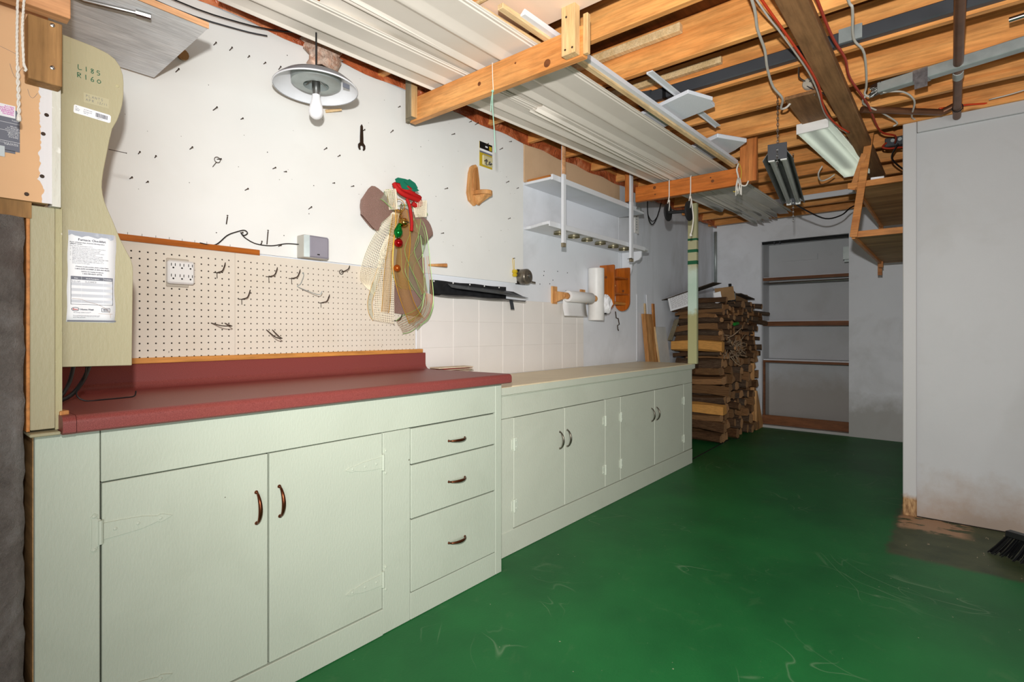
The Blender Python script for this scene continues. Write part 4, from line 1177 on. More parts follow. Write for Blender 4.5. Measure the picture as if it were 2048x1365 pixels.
# printed notice at the left edge of the gypsum board
nt = thing('notice', (0.19, -0.622, 1.575), 'grey and white printed label on the gypsum board at the left edge', 'label')
Yn = -0.6212
build(bx(0.10, 0.2125, Yn, Yn + 0.0008, 1.5595, 1.6535).box(0.10, 0.205, Yn, Yn + 0.0008, 1.5545, 1.5605), 'backing', 'ink_grey', nt)
build(bx(0.10, 0.205, Yn - 0.0003, Yn, 1.6345, 1.6625), 'white_band', 'paper', nt)
M['magenta'] = plain('magenta_print', C(206, 84, 176), 0.8)
for i, s in enumerate(('ACCESS', 'CONTROLLED', 'AL CLEARANCE', 'RETAINED', 'NORMAL')):
    text(s, 0.0046, 'magenta', (0.2030, Yn - 0.0005, 1.6565 - i * 0.0042), X_, Z_, nt, align='RIGHT', bold=0.0001)
for i, (s, z) in enumerate((('Tested', 1.6275), ('Effective', 1.6135), ('for gripping', 1.6100), ('stone and tile', 1.6065), ('Lightweight', 1.6000), ('Balance of', 1.5965), ('Power and', 1.5930), ('Durability', 1.5895), ('Corded & Cordless', 1.5750), ('English/French', 1.5720))):
    text(s, 0.0040, 'paper', (0.2100, Yn - 0.0005, z), X_, Z_, nt, align='RIGHT')
for z in (1.6220, 1.6040, 1.5800):
    build(bx(0.10, 0.2125, Yn - 0.0004, Yn, z, z + 0.0006), 'divider', 'paper', nt)
M['clear_tape'] = plain('cloudy_tape', C(196, 204, 206), 0.3)
o = build(bx(0.10, 0.1875, Yn - 0.0014, Yn - 0.0006, 1.5435, 1.5675), 'tape_tab', 'clear_tape', bevel=0.0003)
tag(o, 'cloudy tape tab at the lower corner of the printed label', 'tape')
strokes(wfront, 'pencil_scrawl', [[(0.196, 1.757), (0.20, 1.74), (0.206, 1.728), (0.212, 1.745), (0.218, 1.757)], [(0.226, 1.71), (0.23, 1.695), (0.236, 1.693), (0.243, 1.706)], [(0.18, 1.79), (0.196, 1.786), (0.212, 1.781)]], 'ink_grey', 0.0003, -0.6203)

# grey plywood shelf hung high at the left
gs = thing('hanging_shelf', (0.4, -0.3, 2.066), 'grey washed plywood shelf hung high above the shaped panel', 'shelf')
M['grey_wash'] = wood('grey_washed_ply', C(238, 240, 244), C(253, 253, 254), 0, 0.6, 22.0, knots=False, bump=0.15)
build(bx(-0.2, 0.645, -0.53, -0.045, 2.067, 2.079), 'board', 'grey_wash', gs, bevel=0.0005)
build(bx(-0.2, 0.646, -0.5335, -0.53, 2.066, 2.084), 'raw_front_edge', 'new_block', gs)
build(MB().tube([(0.20, -0.37, 2.09), (0.369, -0.431, 2.058), (0.49, -0.484, 2.055)], 0.006, 10).tube([(0.475, -0.478, 2.057), (0.508, -0.490, 2.055)], 0.009, 8), 'folding_stay', 'steel', gs, smooth=0.6)
build(MB().lathe([(0, 0), (0.012, 0.0), (0.012, 0.02), (0.02, 0.02), (0.02, 0.026), (0, 0.026)], (0.742, -0.012, 2.193), (0, -1, 0), 12), 'wall_peg', 'old_block', gs, smooth=0.6)
build(bx(0.0, 0.30, -0.06, -0.045, 2.079, 2.45), 'back_cleat', 'dark', gs)
tag(build(MB().tube([(0.30, -0.06, 2.40), (0.71, -0.05, 2.377), (0.943, -0.05, 2.398), (1.10, -0.06, 2.43), (1.198, -0.08, 2.458), (1.30, -0.12, 2.47), (1.4, -0.15, 2.45)], 0.0026, 8, smooth=4), 'black_cord', 'black', smooth=True), 'black cord running along the wall top towards the pendant lamp', 'cord')
tag(build(MB().tube([(0.30, -0.03, 2.375), (0.71, -0.03, 2.355), (0.943, -0.03, 2.378), (1.06, -0.035, 2.40)], 0.003, 8, smooth=4), 'wire', 'charcoal', smooth=True), 'thin dark wire below the black cord at the wall top', 'wire')

# cords coming out under the panel onto the counter
tag(build(MB().tube([(0.40, -0.18, 1.10), (0.385, -0.22, 1.05), (0.365, -0.27, 1.0), (0.337, -0.32, 0.965), (0.312, -0.36, 0.953)], 0.0055, 8, smooth=4), 'power_cord', 'black', smooth=True), 'thick black cord slanting down onto the counter, left one of the pair', 'cord')
tag(build(MB().tube([(0.45, -0.20, 1.12), (0.42, -0.24, 1.05), (0.395, -0.28, 1.005), (0.36, -0.32, 0.968), (0.315, -0.36, 0.9535)], 0.006, 8, smooth=4), 'power_cord', 'black', smooth=True), 'thick black cord slanting down onto the counter, right one of the pair', 'cord')
tag(build(MB().tube([(0.41, -0.26, 1.09), (0.395, -0.30, 1.02), (0.372, -0.32, 0.972), (0.39, -0.33, 0.9505), (0.43, -0.33, 0.9495), (0.49, -0.32, 0.9495), (0.515, -0.31, 0.951), (0.522, -0.30, 0.965)], 0.0019, 6, smooth=5), 'wire', 'black', smooth=True), 'thin black wire curling over the left part of the maroon countertop', 'wire')

# ------------------------------------------------------------------ cream board with its nails
wbd = thing('wall_board', (1.6, -0.012, 1.47), 'large cream painted wall board full of nails above the pegboard', 'wall board')
build(bx(0.30, 1.9, -0.012, -0.001, 1.479, 2.437), 'board', 'board_cream', wbd)
build(bx(1.9, 2.824, -0.012, -0.001, 1.476, 2.45), 'board', 'board_cream', wbd)
nl = MB().tube([(0, 0.002, 0), (0, -0.028, 0)], 0.0017, 6).lathe([(0, 0.0295), (0.0029, 0.029), (0.0029, 0.027)], (0, 0, 0), (0, -1, 0), 8)
NAILS = [(0.786, 2.287), (0.858, 2.285), (0.918, 2.288), (0.99, 2.288), (0.725, 2.128), (0.856, 2.026), (0.962, 2.023), (0.606, 1.789), (0.657, 1.788), (0.773, 1.85), (0.58, 1.694), (0.63, 1.691), (0.871, 1.836), (1.056, 2.287), (1.121, 2.288), (1.095, 1.851), (1.145, 1.85), (0.979, 1.735), (1.381, 1.851), (1.481, 1.856), (1.26, 1.707), (1.765, 2.334), (1.716, 2.186), (1.337, 1.997), (1.408, 1.983), (2.299, 2.418), (2.351, 2.418), (2.153, 2.301), (2.579, 2.326), (2.098, 1.972), (2.644, 2.127), (2.753, 2.111), (2.664, 1.892), (2.07, 1.712), (0.96, 1.557), (1.335, 1.533), (2.675, 2.404), (1.538, 2.139), (2.44, 2.318), (0.60, 2.16), (1.12, 1.52)]
def setter(o, x, z, rx=0, rz=0):
    o.location = Vector((x, -0.012, z)) - ORG[wbd.name]; o.rotation_euler = (rx, 0, rz)
n0 = None
random.seed(11)
for x, z in NAILS:
    if n0 is None:
        ORG['_zero'] = Vector((0, 0, 0))
        n0 = build(nl, 'nail', 'nail', loc=(0, 0, 0)); n0.parent = wbd; o = n0
    else:
        o = copy_part(n0, wbd, (0, 0, 0))
    setter(o, x, z, random.uniform(-0.25, 0.1), random.uniform(-0.15, 0.15))
    o.scale = (1, random.uniform(0.6, 1.05), 1)
for x, z, L in ((0.905, 1.60, 0.035), (1.069, 1.552, 0.06), (1.043, 1.525, 0.014)):
    build(MB().tube([(x, -0.014, z - L / 2), (x + 0.002, -0.020, z + L / 2 - 0.004)], 0.0022, 6).lathe([(0, -0.003), (0.004, 0), (0, 0.003)], (x + 0.002, -0.020, z + L / 2), (0, 0, 1), 8), 'bent_nail', 'nail', wbd)
build(MB().tube([(0.392, -0.561, 1.628), (0.4305, -0.561, 1.628)], 0.0009, 6).lathe([(0, 0), (0.0019, 0.0004), (0.0019, 0.001), (0, 0.0014)], (0.4305, -0.561, 1.628), (1, 0, 0), 8), 'long_nail', 'nail', pn)
build(MB().tube([(0.871 - 0.006 + 0.011 * math.cos(k * PI / 6), -0.03, 1.829 + 0.011 * math.sin(k * PI / 6)) for k in range(13)], 0.0012, 5).tube([(0.862, -0.03, 1.82), (0.852, -0.018, 1.80)], 0.0012, 5), 'wire_ring', 'nail', wbd)
mb = MB()
random.seed(5)
for _ in range(70):
    x, z = random.uniform(0.5, 2.78), random.uniform(1.5, 2.40)
    r = random.choice((0.0012, 0.0016, 0.0024))
    mb.lathe([(0, 0.0124), (r, 0.0123)], (x, 0, z), (0, -1, 0), 6)
o = build(mb, 'nail_hole', 'nail', wbd); o['kind'] = 'stuff'

# insulation tuft above the lamp
mb = MB(); rows = []
for i in range(13):
    t = i / 12; row = []
    for j in range(13):
        s = j / 12; a = 2 * PI * s
        rad = (0.10 - 0.045 * t) * (1 + 0.18 * math.sin(a * 3 + i) + 0.1 * math.sin(a * 7 + i * 2.1))
        row.append((1.31 + rad * math.cos(a) * 1.15, -0.055 + 0.045 * math.sin(a) * (1 - .3 * t), 2.53 - 0.19 * t + 0.012 * math.sin(a * 2 + i)))
    rows.append(row)
o = build(MB().grid(rows), 'insulation_tuft', 'insul', smooth=True)
tag(o, 'pink insulation tuft bulging out above the pendant lamp', 'insulation')

# pendant lamp
lc = (1.16, -0.25)
pl_ = thing('pendant_lamp', (lc[0], lc[1], 2.03), 'pendant lamp with wide white dish shade and bare bulb', 'lamp')
M['shade_white'] = plain('shade_enamel', C(232, 234, 238), 0.3)
M['shade_grey'] = plain('shade_outside', C(120, 120, 126), 0.35)
cz = 2.150
dish = [(0.0, 0.062), (0.05, 0.060), (0.09, 0.050), (0.13, 0.032), (0.155, 0.012), (0.164, 0.0)]
build(MB().lathe([(r, h + 0.0035) for r, h in dish] + [(0.1655, 0.0)], (lc[0], lc[1], cz), n=48), 'shade', 'shade_grey', pl_, smooth=True)
build(MB().lathe([(r * 0.995, h) for r, h in dish], (lc[0], lc[1], cz), n=48), 'inner_shade', 'shade_white', pl_, smooth=True)
build(MB().lathe([(0.1635, -0.002), (0.1665, -0.001), (0.1665, 0.003), (0.1635, 0.003)], (lc[0], lc[1], cz), n=48), 'rim', 'shade_white', pl_, smooth=True)
build(MB().lathe([(0.098, 0.045), (0.096, 0.018), (0.078, 0.008), (0.050, 0.010), (0.048, 0.035), (0.010, 0.044)], (lc[0], lc[1], cz), n=36), 'reflector_ring', 'galv', pl_, smooth=0.6)
mb = MB()
for k in range(6):
    a = k * PI / 3
    mb.bar((lc[0] + 0.02 * math.cos(a), lc[1] + 0.02 * math.sin(a), cz + 0.034), (lc[0] + 0.046 * math.cos(a), lc[1] + 0.046 * math.sin(a), cz + 0.018), 0.003, 0.002)
build(mb, 'spring_clips', 'steel', pl_)
build(MB().lathe([(0.0, 0.03), (0.016, 0.03), (0.017, -0.02), (0.0155, -0.032), (0.0, -0.032)], (lc[0], lc[1], cz + 0.005), n=16), 'socket', 'steel', pl_, smooth=0.6)
M['bulb'] = plain('opal_bulb', C(244, 244, 246), 0.25)
bp = [(0.0, -0.094), (0.012, -0.092), (0.022, -0.084), (0.0285, -0.070), (0.029, -0.058), (0.024, -0.036), (0.018, -0.014), (0.0155, 0.004), (0.014, 0.01)]
build(MB().lathe(bp, (lc[0], lc[1], cz - 0.032), n=24), 'bulb', 'bulb', pl_, smooth=True)
build(MB().tube([(lc[0], lc[1], cz + 0.06), (lc[0], lc[1], 2.64)], 0.0035, 8), 'cord', 'black', pl_)
build(bx(1.225, 1.255, -0.345, -0.342, 2.152, 2.170), 'rating_label', 'ink_grey', pl_)
o = build(MB().tube([(1.344, -0.012, 2.178), (1.405, -0.05, 2.196)], [0.008, 0.006], 8), 'wooden_peg', 'dowel'); tag(o, 'short wooden peg in the board just below the lamp shade', 'peg')

# wrench on a nail
w = MB()
o_ = [(-0.006, 0.052), (0.0, 0.062), (0.006, 0.052), (0.0085, 0.0), (0.009, -0.028), (0.020, -0.040), (0.020, -0.056), (0.013, -0.066), (0.008, -0.064), (0.0105, -0.052), (0.007, -0.044), (-0.006, -0.044), (-0.0095, -0.052), (-0.007, -0.066), (-0.013, -0.066), (-0.019, -0.055), (-0.019, -0.040), (-0.0085, -0.028), (-0.008, 0.0)]
w.prism([(1.538 + a, 2.113 + b) for a, b in o_], 1, -0.020, -0.0125)
o = build(w, 'wrench', 'nail', bevel=0.0008); tag(o, 'rusty open-ended wrench hanging on a nail on the cream board', 'wrench')

# carded hook pack
hp = thing('hook_pack', (2.447, -0.02, 2.18), 'black and yellow carded pack of small hooks on the cream board', 'package')
M['pack_yellow'] = plain('pack_yellow', C(196, 168, 40), 0.35)
M['pack_lime'] = plain('pack_pale', C(206, 196, 150), 0.4)
build(bx(2.389, 2.505, -0.0150, -0.0128, 2.178, 2.330), 'card', 'pack_yellow', hp)
build(bx(2.389, 2.505, -0.0154, -0.0150, 2.287, 2.330), 'card_top', 'black', hp)
build(bx(2.389, 2.505, -0.0154, -0.0150, 2.273, 2.287), 'white_band', 'paper', hp)
build(bx(2.389, 2.505, -0.0154, -0.0150, 2.262, 2.273), 'grey_band', 'ink_grey', hp)
build(bx(2.475, 2.50, -0.0156, -0.0150, 2.292, 2.318), 'price_square', 'pack_yellow', hp)
build(bx(2.44, 2.462, -0.0156, -0.0150, 2.303, 2.312), 'hang_slot', 'paper', hp)
build(bx(2.405, 2.498, -0.030, -0.0154, 2.186, 2.25), 'blister', 'pack_lime', hp, bevel=0.006)
random.seed(21)
mb = MB()
for i in range(9):
    c = Vector((random.uniform(2.42, 2.49), -0.032, random.uniform(2.194, 2.222)))
    mb.tube([c + Vector((0.008 * math.cos(t * 0.8 + i), 0, 0.007 * math.sin(t * 0.8 + i))) for t in range(6)], 0.0032, 5)
o = build(mb, 'hooks', 'steel', hp); o['kind'] = 'stuff'

# carved candle sconce
sc = thing('wall_sconce', (2.34, -0.015, 1.93), 'small carved pine wall sconce with a half-round ledge', 'sconce')
ol = [(-0.018, 0.115), (0.002, 0.122), (0.02, 0.108), (0.034, 0.03), (0.042, -0.05), (0.028, -0.10), (-0.005, -0.130), (-0.05, -0.105), (-0.064, -0.06), (-0.05, 0.06), (-0.036, 0.10)]
build(MB().prism([(2.335 + a, 2.045 + b) for a, b in ol], 1, -0.034, -0.0125), 'back_plate', 'raw_carved', sc, bevel=0.0015)
build(MB().prism([(2.335 + a * 0.55 - 0.0, 2.06 + b * 0.72) for a, b in ol], 1, -0.044, -0.034), 'raised_panel', 'raw_carved', sc, bevel=0.003)
led = [(-0.06, 0.0)] + [(0.06 * math.cos(a), -0.10 * math.sin(a)) for a in [PI * (1 - k / 8) for k in range(1, 8)]] + [(0.06, 0.0)]
build(MB().prism([(2.36 + a, -0.034 + b) for a, b in led], 2, 1.976, 2.001), 'ledge', 'raw_carved', sc, bevel=0.002)
build(MB().add([(2.312, -0.034, 1.976), (2.408, -0.034, 1.976), (2.388, -0.115, 1.976), (2.332, -0.115, 1.976), (2.345, -0.034, 1.922), (2.365, -0.034, 1.922), (2.360, -0.060, 1.936), (2.350, -0.060, 1.936)], [(0, 1, 2, 3), (4, 7, 6, 5), (0, 4, 5, 1), (1, 5, 6, 2), (2, 6, 7, 3), (3, 7, 4, 0)]), 'bracket', 'raw_carved', sc, bevel=0.001)

# small speaker
sk = thing('speaker', (1.27, -0.06, 1.478), 'small silver grey speaker hung just above the pegboard', 'speaker')
M['spk_side'] = plain('speaker_case', C(188, 186, 176), 0.5)
M['spk_front'] = plain('speaker_cloth', C(142, 138, 148), 0.8)
build(bx(1.203, 1.318, -0.075, -0.0135, 1.478, 1.578), 'case', 'spk_side', sk, bevel=0.003)
build(bx(1.226, 1.319, -0.083, -0.075, 1.480, 1.576), 'grille', 'spk_front', sk, bevel=0.006)
build(MB().prism([(1.203, -0.075), (1.226, -0.083), (1.226, -0.074), (1.203, -0.074)], 2, 1.480, 1.576), 'bevelled_edge', 'galv', sk)
build(bx(1.262, 1.274, -0.0837, -0.083, 1.492, 1.497), 'badge', 'dark', sk)
tag(build(MB().tube([(0.80, -0.035, 1.492), (0.856, -0.03, 1.492), (0.903, -0.028, 1.536), (0.940, -0.026, 1.556), (0.968, -0.03, 1.566), (0.981, -0.03, 1.556), (0.968, -0.028, 1.545), (0.957, -0.026, 1.553), (0.975, -0.026, 1.535), (1.02, -0.022, 1.518), (1.085, -0.022, 1.518), (1.15, -0.022, 1.535), (1.204, -0.03, 1.538)], 0.0022, 6, smooth=6), 'speaker_wire', 'black', smooth=True), 'thin black speaker wire looped over a nail beside the speaker', 'wire')

# pegboard, two sheets with real holes
def peg_sheet(x0, x1, z0, z1, fx, ncol, fz, nrow, parent):
    mb = MB(); P = 0.0254; r = 0.0032; Yf, Yb = -0.020, -0.0155
    xs = [x0] + [fx + P * (k + 0.5) for k in range(-1, ncol)] + [x1]
    xs[1] = max(xs[1], x0 + 0.001)
    zs = [z0] + [fz + P * (k + 0.5) for k in range(-1, nrow)] + [z1]
    for i in range(len(xs) - 1):
        for j in range(len(zs) - 1):
            a, b, c, d = xs[i], xs[i + 1], zs[j], zs[j + 1]
            if b - a < 1e-4 or d - c < 1e-4:
                continue
            k, m = i - 1, j - 1
            if 0 <= k < ncol and 0 <= m < nrow:
                cx, cz_ = fx + P * k, fz + P * m
                if cx - a < r + .001 or b - cx < r + .001 or cz_ - c < r + .001 or d - cz_ < r + .001:
                    mb.add([(a, Yf, c), (b, Yf, c), (b, Yf, d), (a, Yf, d)], [(0, 1, 2, 3)]); continue
                cor = [(a, c), (b, c), (b, d), (a, d)]
                oc = [(cx + r * math.cos(PI * (1.25 + 0.25 * q)), cz_ + r * math.sin(PI * (1.25 + 0.25 * q))) for q in range(8)]
                vs = [(x, Yf, z) for x, z in cor] + [(x, Yf, z) for x, z in oc] + [(x, Yb, z) for x, z in oc]
                fs_ = []
                for q in range(4):
                    n_ = (q + 1) % 4
                    fs_.append((q, n_, 4 + (2 * q + 2) % 8, 4 + (2 * q + 1) % 8, 4 + 2 * q))
                for q in range(8):
                    fs_.append((4 + q, 4 + (q + 1) % 8, 12 + (q + 1) % 8, 12 + q))
                mb.add(vs, fs_)
            else:
                mb.add([(a, Yf, c), (b, Yf, c), (b, Yf, d), (a, Yf, d)], [(0, 1, 2, 3)])
    for (a, b, c, d) in ((x0, x0, z0, z1), (x1, x1, z0, z1)):
        mb.add([(a, Yf, c), (a, Yb, c), (a, Yb, d), (a, Yf, d)], [(0, 1, 2, 3)])
    mb.add([(x0, Yf, z1), (x1, Yf, z1), (x1, Yb, z1), (x0, Yb, z1)], [(0, 1, 2, 3)])
    return build(mb, 'perforated_sheet', 'peg_cream', parent)
pg = thing('pegboard', (1.1, -0.02, 1.03), 'cream pegboard behind the maroon countertop', 'pegboard')
peg_sheet(0.36, 0.9355, 1.037, 1.4715, 0.684 - 0.0254 * 12, 22, 1.0567, 16, pg)
peg_sheet(0.9365, 1.874, 1.037, 1.4715, 0.949, 37, 1.0567, 16, pg)
build(bx(0.36, 1.872, -0.0150, -0.003, 1.037, 1.470), 'dark_cavity', 'dark', pg)
o = build(bx(0.30, 1.030, -0.034, -0.0205, 1.470, 1.492), 'wood_strip', 'strip_orange', bevel=0.001)
tag(o, 'orange stained wood strip along the upper edge of the pegboard', 'strip')
mb = MB()
for k in range(9):
    mb.tube([(0.57 + 0.043 * k, -0.026, 1.489), (0.57 + 0.043 * k, -0.027, 1.501)], 0.0008, 5)
q_ = build(mb, 'pins', 'galv', o); q_['kind'] = 'stuff'
o = build(bx(0.36, 1.922, -0.030, -0.003, 1.0355, 1.056), 'wood_strip', 'strip_gold', bevel=0.002)
tag(o, 'golden wood strip lying on the maroon upstand below the pegboard', 'strip')
for x in (0.70, 0.775, 1.655):
    build(MB().tube([(x, -0.018, 1.056), (x, -0.019, 1.078 if x != 0.775 else 1.058)], 0.0015, 6), 'nail', 'nail', o)

# six-way outlet adapter
oa = thing('outlet_adapter', (0.727, -0.04, 1.315), 'white six-way outlet adapter plugged in on the pegboard', 'outlet')
build(bx(0.690, 0.764, -0.028, -0.0205, 1.318, 1.424), 'wall_plate', 'almond', oa, bevel=0.002)
build(bx(0.686, 0.776, -0.056, -0.028, 1.328, 1.414), 'body', 'white_plastic', oa, bevel=0.006)
for r_ in range(2):
    for c_ in range(3):
        x, z = 0.703 + 0.0285 * c_, 1.397 - 0.040 * r_
        sl = MB().box(x - 0.0075, x - 0.0052, -0.0566, -0.0555, z - 0.004, z + 0.006)
        sl.box(x + 0.0052, x + 0.0075, -0.0566, -0.0555, z - 0.004, z + 0.006)
        sl.lathe([(0, 0.0566), (0.0032, 0.0566)], (x, 0, z - 0.0105), (0, -1, 0), 10)
        build(sl, 'socket', 'dark', oa)

# pegboard hooks
def peg_hook(x, z, label, kind='shelf', tilt=1.0, arm=0.05, hw=0.0254, drop=0.012):
    mb = MB()
    if kind == 'shelf':
        mb.tube([(x - 0.013, -0.021, z), (x + 0.013, -0.021, z)], 0.0018, 6)
        mb.tube([(x, -0.021, z), (x, -0.0225, z - 0.022)], 0.0014, 6)
        mb.tube([(x, -0.021, z), (x + 0.002, -0.035, z + 0.002), (x + 0.004, -0.035 - arm * 0.55, z + 0.006), (x + 0.006, -0.035 - arm * 0.8, z + 0.022 * tilt), (x + 0.007, -0.035 - arm * 0.95, z + 0.036 * tilt)], 0.0021, 6, smooth=3)
    elif kind == 'long':
        mb.tube([(x - hw, -0.02, z), (x - hw * 0.75, -0.085, z - drop * 0.8), (x - hw * 0.5, -0.115, z - drop), (x, -0.125, z - drop), (x + hw * 0.5, -0.115, z - drop), (x + hw * 0.75, -0.085, z - drop * 0.8), (x + hw, -0.02, z)], 0.0022, 6, smooth=4)
    elif kind == 'ring':
        mb.tube([(x + 0.010 * math.cos(k * PI / 8), -0.023, z + 0.010 * math.sin(k * PI / 8)) for k in range(17)], 0.0019, 6)
        mb.tube([(x, -0.021, z), (x + 0.002, -0.05, z + 0.004), (x + 0.004, -0.075, z + 0.012), (x + 0.005, -0.085, z + 0.026)], 0.0022, 6, smooth=3)
    elif kind == 'wire':
        mb.tube([(x, -0.021, z), (x + 0.002, -0.024, z - 0.012), (x - 0.016, -0.03, z - 0.05), (x - 0.028, -0.024, z - 0.062), (x + 0.01, -0.06, z - 0.085), (x + 0.04, -0.09, z - 0.098), (x + 0.05, -0.095, z - 0.082)], 0.0018, 6, smooth=3)
        mb.lathe([(0, 0.023), (0.004, 0.0225), (0.004, 0.020)], (x, 0, z), (0, -1, 0), 8)
    o = build(mb, 'pegboard_hook', 'nail' if kind != 'wire' else 'galv', smooth=0.7)
    return tag(o, label, 'hook', 'hooks on the pegboard')
peg_hook(0.867, 1.3835, 'short peg hook nearest the outlet adapter')
peg_hook(0.962, 1.283, 'short peg hook just right of the pegboard seam')
peg_hook(1.074, 1.384, 'short peg hook below the speaker wire, left of a similar one')
peg_hook(1.175, 1.384, 'short peg hook under the left half of the speaker')
peg_hook(1.316, 1.283, 'low short peg hook below the speaker\'s right side')
peg_hook(1.421, 1.434, 'peg hook with a round ring base close to the bow', 'ring')
peg_hook(1.228, 1.413, 'kinked thin wire hook hanging under the speaker', 'wire')
peg_hook(0.872, 1.184, 'long double-wire peg hook crossing the pegboard seam', 'long')
peg_hook(1.077, 1.158, 'U-shaped double-wire peg hook low on the pegboard', 'long', hw=0.0127, drop=0.035)
peg_hook(1.73, 1.206, 'short peg hook under the hem of the bow')

# black trough
tr = thing('metal_trough', (2.35, -0.05, 1.36), 'battered black metal trough fixed to the wall beneath the cream board', 'trough')
pf = [(-0.006, 1.442), (-0.006, 1.365), (-0.030, 1.352), (-0.085, 1.350), (-0.098, 1.356)]
M['trough'] = plain('black_enamel', C(40, 40, 42), 0.3, 0.3, vary=0.4, vs=20)
mb = MB(); rows = []
for i in range(12):
    x = 1.99 + 0.66 * i / 11
    rows.append([(x + (0.10 if k >= 3 else 0.0) * (i / 11), y, z + 0.002 * math.sin(i * 1.3 + k)) for k, (y, z) in enumerate(pf)])
build(MB().grid(rows), 'channel', 'trough', tr, solid=0.002)
build(MB().grid([[(2.12 + 0.6 * i / 6, -0.012, 1.428 - 0.012 * i / 6), (2.12 + 0.66 * i / 6, -0.045 - 0.004 * (i % 2), 1.405 - 0.018 * i / 6), (2.14 + 0.66 * i / 6, -0.075, 1.398 - 0.022 * i / 6)] for i in range(7)]), 'bent_flange', 'trough', tr, solid=0.002)
for x in (2.02, 2.17, 2.31, 2.44, 2.58):
    build(MB().lathe([(0, 0.0105), (0.0042, 0.0095), (0.005, 0.007)], (x, 0, 1.436), (0, -1, 0), 8), 'rivet', 'white_plastic', tr)
build(MB().grid([[(2.62, -0.06, 1.352), (2.655, -0.06, 1.352)], [(2.625, -0.063, 1.325), (2.66, -0.063, 1.325)], [(2.635, -0.06, 1.295), (2.672, -0.06, 1.295)]]), 'loose_tab', 'charcoal', tr, solid=0.0015)

# pencil sharpener and yellow string thing
ps = thing('pencil_sharpener', (2.80, -0.06, 1.47), 'grey wall-mounted pencil sharpener with crank handle', 'sharpener')
M['sharp_grey'] = plain('sharpener_grey', C(126, 118, 106), 0.35, 0.7, vary=0.25, vs=40)
cx_, cz_ = 2.795, 1.52
build(MB().lathe([(0, 0.02), (0.048, 0.02), (0.052, 0.03), (0.052, 0.075), (0.044, 0.085), (0, 0.087)], (cx_, 0.005, cz_), (0, -1, 0), 24), 'drum', 'sharp_grey', ps, smooth=0.7)
build(bx(cx_ - 0.04, cx_ + 0.04, -0.018, -0.0, cz_ - 0.05, cz_ + 0.05), 'bracket', 'dark', ps)
build(MB().lathe([(0, 0.086), (0.012, 0.086), (0.014, 0.096), (0, 0.098)], (cx_, 0.005, cz_ + 0.006), (0, -1, 0), 14), 'guide_disc', 'steel', ps, smooth=0.6)
build(MB().bar((cx_ + 0.03, -0.05, cz_ + 0.03), (cx_ + 0.066, -0.05, cz_ - 0.03), 0.010, 0.004, up=(0, 1, 0)).bar((cx_ + 0.062, -0.05, cz_ - 0.03), (cx_ + 0.105, -0.055, cz_ - 0.034), 0.014, 0.012), 'crank', 'sharp_grey', ps, bevel=0.001)
ky = thing('yellow_tag', (2.73, -0.03, 1.53), 'small yellow tag on a wire loop left of the pencil sharpener', 'tag')
build(MB().lathe([(0, 0), (0.012, 0.0), (0.018, 0.012), (0.012, 0.022), (0.020, 0.03), (0.016, 0.046), (0, 0.048)], (2.715, -0.028, 1.515), (0, 0, 1), 12), 'plug', 'pack_yellow', ky, smooth=0.6)
build(MB().tube([(2.712, -0.02, 1.56), (2.705, -0.016, 1.63), (2.712, -0.014, 1.64), (2.722, -0.016, 1.63), (2.720, -0.02, 1.56)], 0.0018, 6), 'wire_loop', 'yellow_cord', ky)
build(MB().tube([(2.712, -0.012, 1.637), (2.714, -0.03, 1.639)], 0.002, 6), 'nail', 'nail', ky)
# wooden peg stuck in the wall behind the bow
o = build(MB().tube([(1.975, -0.012, 1.522), (2.075, -0.055, 1.527)], [0.006, 0.011], 8), 'wooden_peg', 'raw_carved')
tag(o, 'short wooden peg sticking out of the wall right of the bow', 'peg')

# tile panel on the wall above the far worktop
tpn = thing('tile_panel', (2.75, 0, 0.87), 'panel of pale wall tiles above the beige worktop', 'tile panel')
build(bx(1.90, 3.604, -0.0035, -0.0002, 0.874, 1.364), 'backing', 'tile_gap', tpn)
xs = [1.925, 2.171, 2.39, 2.617, 2.832, 3.058, 3.301, 3.501, 3.604]
zs = [0.876, 1.06, 1.21, 1.362]
for i in range(len(xs) - 1):
    for j in range(3):
        build(bx(xs[i] + 0.0025, xs[i + 1] - 0.0025, -0.0060, -0.0030, zs[j] + 0.0005, zs[j + 1] - 0.0005), 'tile', 'tile_face', tpn, bevel=0.0006)

# paper towel roll on its wooden holder
pt = thing('paper_towel_roll', (3.3, -0.09, 1.27), 'paper towel roll on a carved wooden wall holder, sheet hanging', 'paper towel')
M['towel'] = paint('towel_paper', C(228, 226, 224), 0.9, bump=0.25, bscale=60)
for x in (3.196, 3.584):
    build(bx(x - 0.032, x + 0.032, -0.014, -0.0005, 1.355, 1.484), 'back_plate', 'raw_carved', pt, bevel=0.002)
    build(MB().prism([(-0.014, 1.45), (-0.09, 1.438), (-0.125, 1.432), (-0.138, 1.42), (-0.140, 1.40), (-0.128, 1.386), (-0.10, 1.392), (-0.05, 1.375), (-0.014, 1.362)], 0, x - 0.010, x + 0.010), 'arm', 'raw_carved', pt, bevel=0.002)
build(MB().tube([(3.165, -0.112, 1.409), (3.60, -0.112, 1.409)], 0.012, 12).lathe([(0, 0), (0.016, 0.0), (0.022, 0.010), (0.016, 0.022), (0, 0.026)], (3.592, -0.112, 1.409), (1, 0, 0), 14), 'rod', 'raw_carved', pt, smooth=0.6)
build(MB().lathe([(0.022, 0), (0.039, 0), (0.041, 0.003), (0.041, 0.322), (0.039, 0.325), (0.022, 0.325)], (3.215, -0.112, 1.409), (1, 0, 0), 24), 'roll', 'towel', pt, smooth=0.6)
build(MB().lathe([(0.0221, -0.001), (0.020, -0.001), (0.020, 0.326)], (3.215, -0.112, 1.409), (1, 0, 0), 16), 'cardboard_core', 'unit_edge', pt)
rows = []
